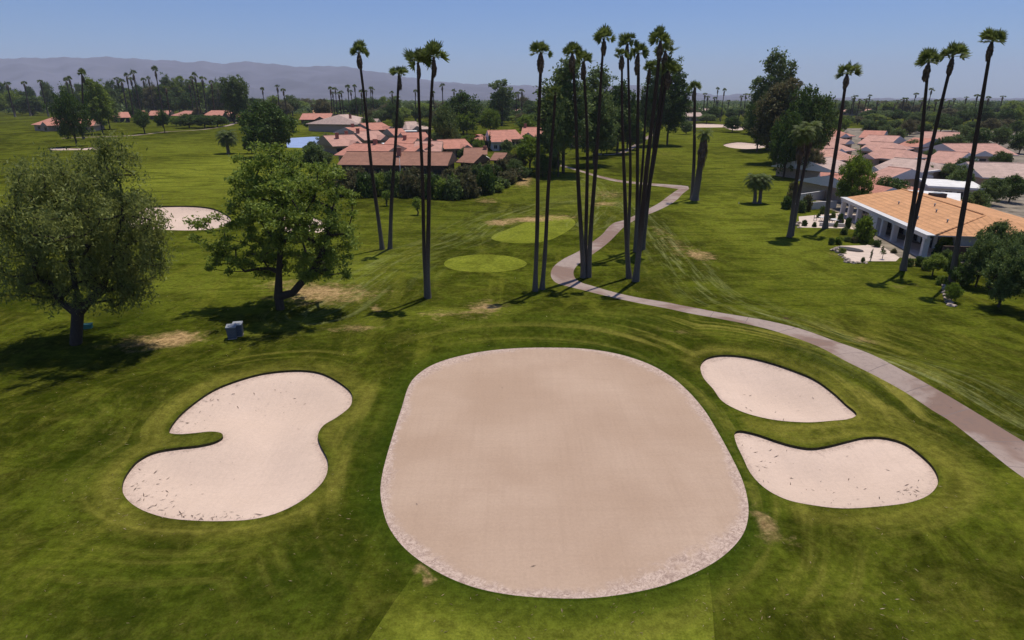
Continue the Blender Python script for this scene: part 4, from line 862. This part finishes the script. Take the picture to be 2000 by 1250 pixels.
# right-hand rows
house('house', 'red-roofed row house farthest up the left side of the right-hand row', (1604, 284), (1668, 279), 17, 2.8, 2.4, roof='roof_pink', wall='wall_tan', nwin=3)
house('house', 'red-roofed row house second from the far end, left side of the row', (1610, 300), (1673, 294), 13, 2.8, 2.2, roof='roof_pink', wall='wall_tan', nwin=3)
house('house', 'red-roofed row house third from the far end, left side of the row', (1614, 317), (1680, 309), 13, 2.8, 2.2, roof='roof_pink', wall='wall_white', nwin=3)
house('house', 'dusky-red-roofed house on the far right side of the row', (1674, 281), (1738, 284), 24, 2.8, 2.2, roof='roof_pink', wall='wall_white', nwin=3)
house('house', 'dusky-red roof with white vents, middle of the right side of the row', (1676, 293), (1746, 297), 14, 2.8, 2.0, roof='roof_pink', wall='wall_white', nwin=3, hip=(0, 4))
house('house', 'dusky-red-roofed house above the pale roof', (1682, 307), (1757, 313), 13, 2.8, 2.0, roof='roof_pink', wall='wall_white', nwin=3, hip=(0, 4))
house('house', 'pale pink-grey roof behind the rounded dark tree', (1692, 333), (1778, 340), 18, 2.8, 2.2, roof='roof_pale', wall='wall_white', nwin=4, hip=(0, 4))
house('house', 'pale-roofed house left of the clipped ficus', (1634, 338), (1686, 332), 14, 2.8, 2.2, roof='roof_pale', wall='wall_white', nwin=3)
house('house', 'salmon-roofed house between the clipped ficus and the palm trunks', (1686, 377), (1806, 372), 15, 2.8, 1.8, roof='roof_red', wall='wall_white', nwin=4, hip=(0, 5))
house('house', 'short red roof with a white gable left of the clipped ficus', (1602, 362), (1642, 364), 11, 2.8, 1.6, roof='roof_red', wall='wall_white', nwin=2)
house('flat_roofed_annex', 'white flat carport roof right of the pale roof', (1780, 336), (1806, 338), 8, 2.6, flat=True, roof='roof_white', wall='wall_white', nwin=1)
house('flat_roofed_annex', 'white flat carport roof right of the dusky-red roofs, farther one', (1738, 292), (1772, 293), 8, 2.6, flat=True, roof='roof_white', wall='wall_white', nwin=1)
house('flat_roofed_annex', 'white flat carport roof right of the dusky-red roofs, nearer one', (1757, 309), (1790, 311), 8, 2.6, flat=True, roof='roof_white', wall='wall_white', nwin=1)
house('house', 'pink-roofed house with white walls at the far right', (1796, 277), (1872, 279), 16, 3.0, 2.8, roof='roof_pink', wall='wall_white', nwin=4)
house('house', 'pink-roofed row house between the dusky red roofs and the far right one', (1748, 286), (1792, 288), 20, 2.8, 2.2, roof='roof_red', wall='wall_tan', nwin=2)
house('house', 'low pink roof behind the near carports on the right', (1800, 318), (1862, 322), 16, 2.8, 2.2, roof='roof_pink', wall='wall_white', nwin=3)
house('house', 'farthest red roof at the top of the right-hand row', (1628, 268), (1672, 266), 18, 2.8, 2.2, roof='roof_red', wall='wall_tan', nwin=2)
house('house', 'red roof second from the top of the right-hand row, right side', (1676, 269), (1722, 271), 18, 2.8, 2.2, roof='roof_red', wall='wall_tan', nwin=2)
house('house', 'dusky red roof squeezed between the ficus and the pale roof', (1684, 347), (1730, 352), 12, 2.8, 1.8, roof='roof_pink', wall='wall_white', nwin=2)
house('house', 'grey flat-roofed house against the right edge', (1812, 366), (1925, 372), 14, 2.8, flat=True, roof='roof_white', wall='wall_white', nwin=4)
house('house', 'long pink-roofed house beyond the right edge', (1880, 300), (1990, 304), 16, 3.0, 2.4, roof='roof_pink', wall='wall_white', nwin=4)
house('house', 'pale-roofed house past the right edge', (1920, 345), (2060, 352), 16, 3.0, 2.2, roof='roof_pale', wall='wall_white', nwin=4)

# orange-roofed near house: long side with white pillars facing the lawn
a = W(1641, 386, 3.0); b = W(1810, 462, 3.0); L = math.hypot(*(b - a)[:2]); rz = math.atan2(b[1] - a[1], b[0] - a[0])
root = tag(empty('pillared_house', (a[0], a[1], float(H(a[0], a[1]))), rz), 'house with an orange tiled roof and a white pillared front facing the lawn', 'house')
# local x runs toward the camera, local y into the house (to the right in the picture)
D = 20.0; e = 3.0; m = MB()
m.box(.4, L - .4, 4.0, D - .4, -.5, e - .06); m.build('wall', M['wall_white'], root)
rr = 1.75; vs = [(0, 0, e), (L, 0, e), (L, D, e), (0, D, e), (0, 0, e + .12), (L, 0, e + .12), (L, D, e + .12), (0, D, e + .12), (0.0, D / 2, e + rr), (L - 7, D / 2, e + rr), (0, 1.1, e + .125), (L, 1.1, e + .125)]
m = MB(); m.add(vs, [(0, 3, 2, 1), (1, 2, 6, 11, 5), (3, 0, 4, 10, 7)], 1); m.add(vs, [(10, 11, 9, 8), (6, 7, 8, 9), (11, 6, 9)], 0); m.add(vs, [(7, 10, 8)], 1)
m.add(vs, [(4, 5, 11, 10), (0, 1, 5, 4), (2, 3, 7, 6)], 1)
rf = m.build('roof', [M['roof_orange'], M['trim']], root)
c = MB(); c.tube([(0, D / 2, e + rr), (L - 7, D / 2, e + rr)], [.16, .16], 8); c.tube([(L - 7, D / 2, e + rr), (L, 1.1, e + .15)], [.15, .15], 8); c.build('ridge_cap', M['roof_orange'], rf, True)
for (x, y) in ((L * .35, 5), (L * .62, 6.5), (L * .7, 3), (L * .5, 8), (L * .82, 5)):
    zz = e + .12 + (rr - .12) * (y - 1.1) / (D / 2 - 1.1); c = MB(); c.tube([(x, y, zz - .1), (x, y, zz + .3)], [.09, .09], 8); c.tube([(x, y, zz + .3), (x, y, zz + .42)], [.17, .12], 8); c.build('roof_vent', M['metal'], root, True)
c = MB(); c.box(.15, L - .15, .15, .5, e - .45, e - .01); c.build('beam', M['trim'], root)
px_cols = [0.02, .13, .25, .41, .56, .68, .82, .965]
for i, f in enumerate(px_cols):
    x = f * L; c = MB(); w = .28 if i != 3 else 1.7
    c.box(x - .05, x + 2 * w, .15, .85, -.3, e - .44); c.box(x - .12, x + 2 * w + .07, .1, .92, -.3, .18); c.box(x - .12, x + 2 * w + .07, .1, .92, e - .6, e - .455); c.build('pillar', M['trim'], root)
for i in range(7):
    x0 = .6 + (L - 1.2) * i / 7; x1 = x0 + (L - 1.2) / 7 * .78; c = MB(); c.box(x0, x1, 3.93, 4.02, .05, 2.3); wo = c.build('window', M['glass'], root)
    c = MB()
    for q in (x0 - .07, (x0 + x1) / 2 - .035, x1): c.box(q, q + .07, 3.88, 3.99, .05, 2.37)
    c.box(x0, x1, 3.88, 3.99, 2.3, 2.37); c.build('frame', M['trim'], wo)
c = MB(); c.box(0, L, -.1, 4, -.15, .06); c.build('porch_floor', M['patio'], root)
c = MB(); c.box(L + .4, L + .7, 2.0, 9, -.3, 1.9); c.build('end_wall', M['wall_brown'], root)
hroot = root; HL = L

# rooftop unit on the grey flat roof
def local(px, py, dz): return W(px, py, dz)
q = W(1829, 390, 3.3)
r_ = tag(empty('air_conditioner', q, .1), 'dark air conditioner box on the white flat roof behind the orange roof', 'air conditioner')
m = MB(); m.box(-1.1, 1.1, -.8, .8, -.15, 1.1); m.build('casing', M['dark'], r_)
m = MB(); m.tube([(0, 0, 1.1), (0, 0, 1.18)], [.6, .6], 16); m.build('fan_grille', M['metal'], r_)
house('flat_roofed_annex', 'white flat roof strip carrying a dark air conditioner behind the orange roof', (1754, 392), (1875, 400), 14, 3.0, flat=True, roof='roof_white', wall='wall_white', nwin=2)

# ------------------------------------------------------------------ garden at the pillared house
def simple_plant(px, py, hpx, wpx, label, kind='shrub', crown=None, group=None, cat='plant', name='garden_shrub', var=0):
    return ptree(kind, px, py, py - hpx, wpx, label, cat, group, name, crown, var)
simple_plant(1685, 472, 52, 40, 'leafy tree-like bush against the white pillared front', 'shrub', M['leaf_lime'], cat='bush', name='garden_tree')
simple_plant(1623, 478, 14, 12, 'dark spiky plant at the left corner of the paved patio', crown=M['leaf_dark'])
simple_plant(1637, 477, 15, 16, 'yellow-green shrub at the left corner of the paved patio', crown=M['leaf_lime'], name='garden_shrub')
simple_plant(1702, 478, 12, 12, 'bright yellow-green plant in the bed at the back of the patio', crown=M['leaf_lime'])
simple_plant(1645, 494, 10, 14, 'orange-green flower clump on the rocky patio edge', crown=M['leaf_a'])
simple_plant(1820, 540, 45, 48, 'small multi-stemmed tree at the near corner of the pillared house', 'broad', M['leaf_a'], cat='tree', name='garden_tree')
simple_plant(1848, 500, 42, 40, 'tall bush beside the near end of the orange roof', 'shrub', M['leaf_a'], cat='bush', name='garden_shrub')
simple_plant(1835, 500, 30, 26, 'olive shrub under the near eave of the orange roof', crown=M['leaf_dark'], cat='bush')
simple_plant(1850, 522, 30, 30, 'leafy shrub between the small multi-stemmed tree and the orange roof', crown=M['leaf_lime'], cat='bush')
simple_plant(1910, 500, 50, 70, 'large dark tree by the end wall of the pillared house, past the right edge', 'dense', M['leaf_dark'], cat='tree', name='garden_tree')
simple_plant(1868, 478, 42, 34, 'dark tree at the right end of the orange roof', 'dense', M['leaf_dark'], cat='tree', name='garden_tree')
simple_plant(1857, 590, 38, 34, 'rounded yellow-topped hedge at the right edge', 'dense', M['leaf_lime'], cat='bush', name='hedge_bush')
simple_plant(1875, 560, 40, 50, 'dark shrub mass behind the yellow-topped hedge', 'dense', M['leaf_dark'], cat='bush', name='hedge_bush')
simple_plant(1571, 441, 12, 12, 'round dark shrub at the near edge of the courtyard', crown=M['leaf_dark'])
simple_plant(1590, 443, 10, 9, 'small dark shrub in the courtyard edge, right of the round one', crown=M['leaf_dark'])
gp = 'potted looking shrubs in the white courtyard'
for (x, y, h_, w_) in [(1535, 408, 26, 22), (1548, 400, 30, 22), (1565, 415, 26, 18), (1575, 412, 34, 20), (1588, 408, 14, 9), (1606, 418, 16, 12), (1598, 425, 9, 8), (1625, 430, 18, 12), (1640, 438, 22, 14), (1655, 446, 22, 12), (1632, 444, 10, 8), (1548, 395, 40, 26)]:
    simple_plant(x, y, h_, w_, 'small shrub in the courtyard behind the thick leaning palms', crown=random.choice([M['leaf_dark'], M['leaf_olean'], M['leaf_euc']]), group='shrubs of the courtyard')
simple_plant(1723, 478 + 14, 12, 6, 'thin upright cactus-like plant at the near edge of the patio', 'cypress', M['leaf_dark'])
simple_plant(1700, 509, 24, 5, 'slender dark plant rising before the patio', 'cypress', M['leaf_dark'])
simple_plant(1685, 511, 9, 8, 'small grey-green tuft before the patio', crown=M['leaf_euc'])
simple_plant(946, 298, 36, 5, 'thin dark cypress left of the white-pillared house', 'cypress', cat='tree', name='cypress_tree')
simple_plant(957, 296, 40, 5, 'thin dark cypress touching the white-pillared house', 'cypress', cat='tree', name='cypress_tree')
for (x, y, h_, w_, c) in [(1712, 482, 14, 16, 2), (1745, 494, 9, 12, 1), (1655, 472, 10, 12, 4), (1668, 474, 12, 14, 1), (1775, 520, 16, 16, 4), (1795, 520, 20, 18, 2), (1808, 528, 16, 18, 1), (1838, 556, 18, 22, 3), (1826, 520, 26, 24, 2), (1843, 520, 34, 26, 4), (1860, 530, 36, 30, 2), (1648, 458, 14, 14, 4), (1700, 462, 20, 14, 1), (1612, 446, 9, 10, 2), (1650, 470, 8, 10, 3)]:
    simple_plant(x, y, h_, w_, 'low garden shrub in the beds along the pillared house', crown=cm[c], group='low shrubs along the pillared house', cat='bush')
for (x, y, yt, w) in [(1905, 560, 455, 70), (1950, 600, 480, 90), (1995, 560, 440, 90), (2040, 620, 490, 110), (1935, 520, 430, 70)]:
    ptree('dense', x, y, yt, w, 'broad dark garden tree in the corner beyond the pillared house', group='garden trees in the right corner', name='garden_tree', crown=[M['leaf_euc'], None, M['leaf_a']][x % 3])
# topiary ball on a stem
q = W(1723, 506); root = tag(empty('topiary_plant', q), 'round-headed topiary on a thin stem at the patio edge', 'plant')
m = MB(); m.tube([(0, 0, 0), (0, 0, .7)], [.04, .03], 6); m.build('stem', M['bark'], root)
rng = np.random.default_rng(2); C = blob_clumps([(0, 0, .95, .3, .3, .28)], 40, rng, .6); V, F = leaves(clump_leaves(C, 14, .15, rng), .05, rng); link('crown', np_mesh('crown', V, F, M['leaf_dark']), root)
# spa cover
q = W(1661, 488); root = tag(empty('spa_cover', q, -.9), 'dark oval cover lying on the pale patio', 'spa cover')
m = MB(); m.tube([(0, 0, 0), (0, 0, .16), (0, 0, .2)], [1, 1, .93], 28); o = m.build('cover', M['dark'], root, False); o.scale = (1.7, .85, 1)
m = MB(); m.tube([(0, 0, .0), (0, 0, .05)], [1.08, 1.08], 28); o = m.build('rim', M['stone'], root); o.scale = (1.7, .85, 1)
# outdoor tables and chairs of the courtyard
def table(px, py, label, r=.75):
    q = W(px, py); root = tag(empty('patio_table', q), label, 'table', None); m = MB(); m.tube([(0, 0, .7), (0, 0, .75)], [r, r], 20); m.build('tabletop', M['trim'], root)
    for k in range(4):
        m = MB(); a = k * math.pi / 2 + .7; m.tube([(math.cos(a) * r * .7, math.sin(a) * r * .7, 0), (math.cos(a) * r * .5, math.sin(a) * r * .5, .7)], [.03, .03], 6); m.build('leg', M['dark'], root)
def chair(p, rz, label):
    root = tag(empty('patio_chair', p, rz), label, 'chair', 'dark chairs round the courtyard tables'); m = MB(); m.box(-.25, .25, -.25, .25, .42, .48); m.build('seat', M['dark'], root)
    m = MB(); m.box(-.25, .25, .22, .27, .5, .95); m.build('backrest', M['dark'], root)
    for sx in (-1, 1):
        for sy in (-1, 1): m = MB(); m.tube([(sx * .22, sy * .22, 0), (sx * .22, sy * .22, .42)], [.02, .02], 5); m.build('leg', M['dark'], root)
table(1607, 432, 'pale round table in the courtyard left of the pillared house'); table(1632, 437, 'pale round table nearest the pillars of the orange-roofed house', .9)
for tx, ty in ((1607, 432), (1632, 437)):
    c0 = W(tx, ty)
    for k in range(3): a = k * 2.1 + .5; chair(c0 + np.array([math.cos(a) * 1.2, math.sin(a) * 1.2, 0]), a - math.pi / 2, 'dark chair at a courtyard table')
# white parapet walls of the courtyard
def low_wall(p0, p1, h_, label, mat='wall_white'):
    a = W(*p0); b = W(*p1); L = math.hypot(*(b - a)[:2]); root = empty('garden_wall', a, math.atan2(b[1] - a[1], b[0] - a[0])); tag(root, label, 'wall')
    m = MB(); m.box(0, L, -.12, .12, -.3, h_); m.build('wall_body', M[mat], root); m = MB(); m.box(-.03, L + .03, -.16, .16, h_, h_ + .07); m.build('coping', M['trim'], root)
low_wall((1552, 411), (1632, 406), 1.3, 'white garden wall at the back of the courtyard')
low_wall((1600, 441), (1652, 443), .5, 'low white wall at the near edge of the courtyard')
low_wall((1560, 395), (1612, 388), 1.6, 'white garden wall below the short red roof')
# rocks along patio edge and garden
rr_ = random.Random(9); ROCKL = 'rough pale rock edging the flower bed of the patio'
def rock(px, py, s, label, group):
    q = W(px, py); rng = np.random.default_rng(int(px * 7 + py)); import bmesh
    bm = bmesh.new(); bmesh.ops.create_icosphere(bm, subdivisions=2, radius=s)
    for v in bm.verts: v.co *= 1 + .22 * rng.normal(); v.co.z *= .6
    me = bpy.data.meshes.new('rock'); bm.to_mesh(me); bm.free(); me.materials.append(M['stone']); o = link('rock', me); o.location = q + np.array([0, 0, s * .2]); tag(o, label, 'rock', group)
for (x, y) in [(1634, 486), (1638, 493), (1643, 499), (1648, 504), (1654, 508), (1660, 512), (1667, 514), (1676, 514), (1640, 484), (1630, 489), (1560, 436), (1557, 440), (1562, 445), (1654, 512), (1690, 514)]:
    rock(x + rr_.uniform(-1, 1), y, rr_.uniform(.25, .45), ROCKL if x > 1600 else 'rough pale rock edging the near corner of the courtyard', 'rocks edging the patio bed' if x > 1600 else 'rocks edging the courtyard')
for k in range(9):
    rock(1846 - 6 * math.sin(k / 8 * 3.1) + k * 1.5, 548 + k * 6.2, .35, 'pale kerb rock bordering the yellow-topped hedge', 'rocks bordering the hedge')

# pole, bins, small things
q = W(783, 356); root = tag(empty('flag_pole', q), 'thin white pole in front of the brown-roofed house', 'pole')
m = MB(); m.tube([(0, 0, -.2), (0, 0, 6.2)], [.09, .06], 8); m.build('pole', M['trim'], root, True); m = MB(); m.tube([(0, 0, 6.2), (0, 0, 6.3), (0, 0, 6.42)], [.06, .13, .02], 10); m.build('finial', M['trim'], root, True)
def bin_(px, py, label, rz):
    q = W(px, py); root = tag(empty('litter_bin', q, rz), label, 'bin', None)
    m = MB(); v = [(-.34, -.34, 0), (.34, -.34, 0), (.34, .34, 0), (-.34, .34, 0), (-.38, -.38, 1.05), (.38, -.38, 1.05), (.38, .38, 1.05), (-.38, .38, 1.05)]
    m.add(v, [(0, 3, 2, 1), (4, 5, 6, 7), (0, 1, 5, 4), (1, 2, 6, 5), (2, 3, 7, 6), (3, 0, 4, 7)]); m.build('body', M['bin'], root)
    m = MB(); v = [(-.41, -.41, 1.05), (.41, -.41, 1.05), (.41, .41, 1.05), (-.41, .41, 1.05), (-.41, -.41, 1.14), (.41, -.41, 1.14), (.41, .41, 1.2), (-.41, .41, 1.2)]
    m.add(v, [(0, 3, 2, 1), (4, 5, 6, 7), (0, 1, 5, 4), (1, 2, 6, 5), (2, 3, 7, 6), (3, 0, 4, 7)]); m.build('lid', M['bin_lid'], root)
    m = MB(); m.box(-.36, .36, -.36, .36, -.1, .06); m.build('base', M['stone'], root)
bin_(455, 660, 'nearer grey litter bin on the grass below the big open-crowned tree', .25); bin_(467, 655, 'grey litter bin standing half behind the nearer one', .25)
q = W(171, 641); root = tag(empty('valve_box', q, .3), 'small teal box in the shade of the drooping tree', 'utility box')
m = MB(); m.box(-.4, .4, -.25, .25, -.1, .35); m.build('body', M['teal'], root); m = MB(); m.box(-.44, .44, -.29, .29, .35, .42); m.build('lid', M['teal'], root)
q = W(1443, 398); root = tag(empty('tee_marker', q), 'small white marker post on the right fairway', 'marker'); m = MB(); m.tube([(0, 0, 0), (0, 0, .35), (0, 0, .4)], [.07, .06, .02], 8); m.build('post', M['trim'], root)

# litter: fallen leaves and frond bits
def litter(name, n, region_fn, mat, smin, smax, asp, seed, dz=.03):
    rng = np.random.default_rng(seed); C = region_fn(rng, n); n = len(C); a = rng.uniform(0, 6.283, n); s = rng.uniform(smin, smax, n) * rng.random(n) ** .5
    d = np.stack([np.cos(a), np.sin(a), rng.uniform(0, .25, n)], 1) * s[:, None]; w = np.stack([-np.sin(a), np.cos(a), rng.uniform(-.2, .4, n)], 1) * (s * asp)[:, None]
    C3 = np.column_stack([C[:, 0], C[:, 1], C[:, 2] + dz]); V = np.stack([C3 - d, C3 + w, C3 + d, C3 - w], 1).reshape(-1, 3)
    o = link(name, np_mesh(name, V, np.arange(4 * n).reshape(n, 4), mat)); return o
def grassy(rng, n):
    hot = [(230, 1000, 70, 40), (880, 640, 120, 40), (620, 640, 200, 40), (300, 700, 150, 80), (1760, 1180, 90, 60), (1250, 1180, 200, 40), (900, 600, 150, 30), (450, 560, 150, 60), (1200, 1220, 300, 30), (700, 1000, 60, 120), (200, 850, 80, 60), (1800, 800, 90, 80)]
    out = []
    for i in range(n):
        if rng.random() < .6: h_ = hot[rng.integers(len(hot))]; x, y = rng.normal(h_[0], h_[2]), rng.normal(h_[1], h_[3])
        else: x, y = rng.uniform(0, 2000), rng.uniform(480, 1250)
        if y < 430: continue
        out.append(W(x, y))
    out = np.array(out); k = np.zeros(len(out), bool)
    for q in ('putting_green', 'sand_bunker', 'sand_bunker.001', 'sand_bunker.002', 'sand_bunker.003'): k |= inside(out[:, :2], OUT[q])
    return out[~k]
o = litter('leaf_litter', 1500, grassy, M['straw'], .02, .14, .16, 1); tag(o, 'pale fallen leaves and frond scraps strewn over the grass', 'leaf litter', kind='stuff')
def sandy(rng, n):
    hot = [(300, 985, 30, 18), (350, 1003, 60, 7), (420, 1006, 60, 6), (370, 815, 22, 14), (440, 775, 40, 12), (540, 765, 40, 14), (280, 940, 25, 25), (1710, 975, 60, 8), (1780, 955, 15, 12), (1480, 890, 30, 20), (1500, 770, 60, 22), (1600, 930, 100, 30), (450, 900, 100, 50), (1120, 950, 200, 120)]
    out = []
    for i in range(n):
        h_ = hot[rng.integers(len(hot))]; out.append(W(rng.normal(h_[0], h_[2]), rng.normal(h_[1], h_[3])))
    out = np.array(out); k = np.zeros(len(out), bool)
    for q in ('sand_bunker', 'sand_bunker.001', 'sand_bunker.002'):
        d = seg_dist(out[:, :2], OUT[q]); i_ = inside(out[:, :2], OUT[q]) & (d > .35); out[i_, 2] -= .16 + .6 * sstep(0, 4.0, d[i_]); k |= i_
    i_ = inside(out[:, :2], OUT['putting_green']) & (rng.random(len(out)) < .25); k |= i_
    return out[k]
o = litter('twig_litter', 420, sandy, M['twig'], .05, .26, .12, 2); tag(o, 'dark twigs and seed pods scattered on the bunker sand', 'twigs', kind='stuff')

# ------------------------------------------------------------------ far woods (a mass), far plants, hills
rng = np.random.default_rng(21); n = 5200
Y = 620 * (3600 / 620) ** (rng.random(n) ** .8); X = Y * rng.uniform(-1.0, 1.0, n); Zg = H(X, Y)
hgt = rng.uniform(5, 12.5, n); rad = rng.uniform(4, 9, n); kk = 26
C = np.column_stack([X, Y, Zg + hgt * .55]); d = rng.normal(size=(n, kk, 3)); d /= np.linalg.norm(d, axis=2)[:, :, None]
C = C[:, None, :] + d * np.stack([rad, rad, hgt * .45], 1)[:, None, :] * rng.uniform(.6, 1, (n, kk, 1)); C = C.reshape(-1, 3)
V, F = leaves(C, 1.5, rng, .7)
tag(link('far_woodland', np_mesh('far_woodland', V, F, M['leaf_euc'])), 'far belt of trees covering the valley floor to the horizon', 'woodland', kind='stuff')
prof = [(-900, 118), (-500, 108), (-200, 116), (0, 114), (137, 112), (180, 113), (215, 110), (240, 114), (270, 115), (330, 118), (375, 122), (388, 119), (430, 124), (490, 120), (520, 124), (560, 128), (600, 131), (640, 128), (680, 131), (720, 138), (770, 146), (830, 156), (900, 163), (1000, 166), (1060, 168), (1150, 171), (1230, 166), (1300, 174), (1400, 186), (1460, 183), (1520, 188), (1700, 192), (2100, 191), (2900, 190)]
DY = 9000; nx, ny = 420, 46; V = []
rs = np.random.default_rng(4); ph = rs.uniform(0, 6.28, 24); fx = rs.uniform(.0006, .006, 24); fy = rs.uniform(.0006, .004, 24)
for j in range(ny):
    f = j / (ny - 1); Yj = DY - 4200 * (1 - f) if f < 1 else DY
    for i in range(nx):
        px = -900 + 3800 * i / (nx - 1); py = np.interp(px, [a for a, b in prof], [b for a, b in prof]) + 0.9 * math.sin(px * .09) + .7 * math.sin(px * .23 + 1)
        top = atY(px, py, DY); x = top[0] * Yj / DY; s = f ** 1.5
        rid = sum(abs(math.sin(x * fx[k] + Yj * fy[k] + ph[k])) / 24 for k in range(0, 24)) - .6
        z = 5 + (top[2] - 5) * s + (top[2]) * .9 * rid * math.sin(math.pi * min(f, 1)) ** .8; V.append((x, Yj, z if j < ny - 1 else top[2]))
base_i = len(V)
for i in range(nx): q = V[(ny - 1) * nx + i]; V.append((q[0] * 1.1, DY + 900, 0))
F = [(j * nx + i, j * nx + i + 1, (j + 1) * nx + i + 1, (j + 1) * nx + i) for j in range(ny) for i in range(nx - 1)]
o = link('hills', np_mesh('hills', np.array(V), F, M['hill'], True)); tag(o, kind='structure')

# prototypes are not part of the scene
for q in ALLP:
    for ch in list(q.children): bpy.data.objects.remove(ch)
    bpy.data.objects.remove(q)

# ------------------------------------------------------------------ haze
hm = bpy.data.materials.new("haze"); hm.use_nodes = True; nt = hm.node_tree; nt.nodes.clear()
out = nt.nodes.new("ShaderNodeOutputMaterial"); pv = nt.nodes.new("ShaderNodeVolumePrincipled"); pv.inputs["Color"].default_value = (0.78, 0.82, 1.0, 1)
pv.inputs["Density"].default_value = 0.00007; pv.inputs["Anisotropy"].default_value = 0.0; nt.links.new(pv.outputs[0], out.inputs["Volume"])
m = MB(); m.box(-16500, 16500, -15500, 15500, -3, 760); o = m.build('haze', hm); tag(o, 'thin pale haze over the whole valley', 'haze', kind='stuff')
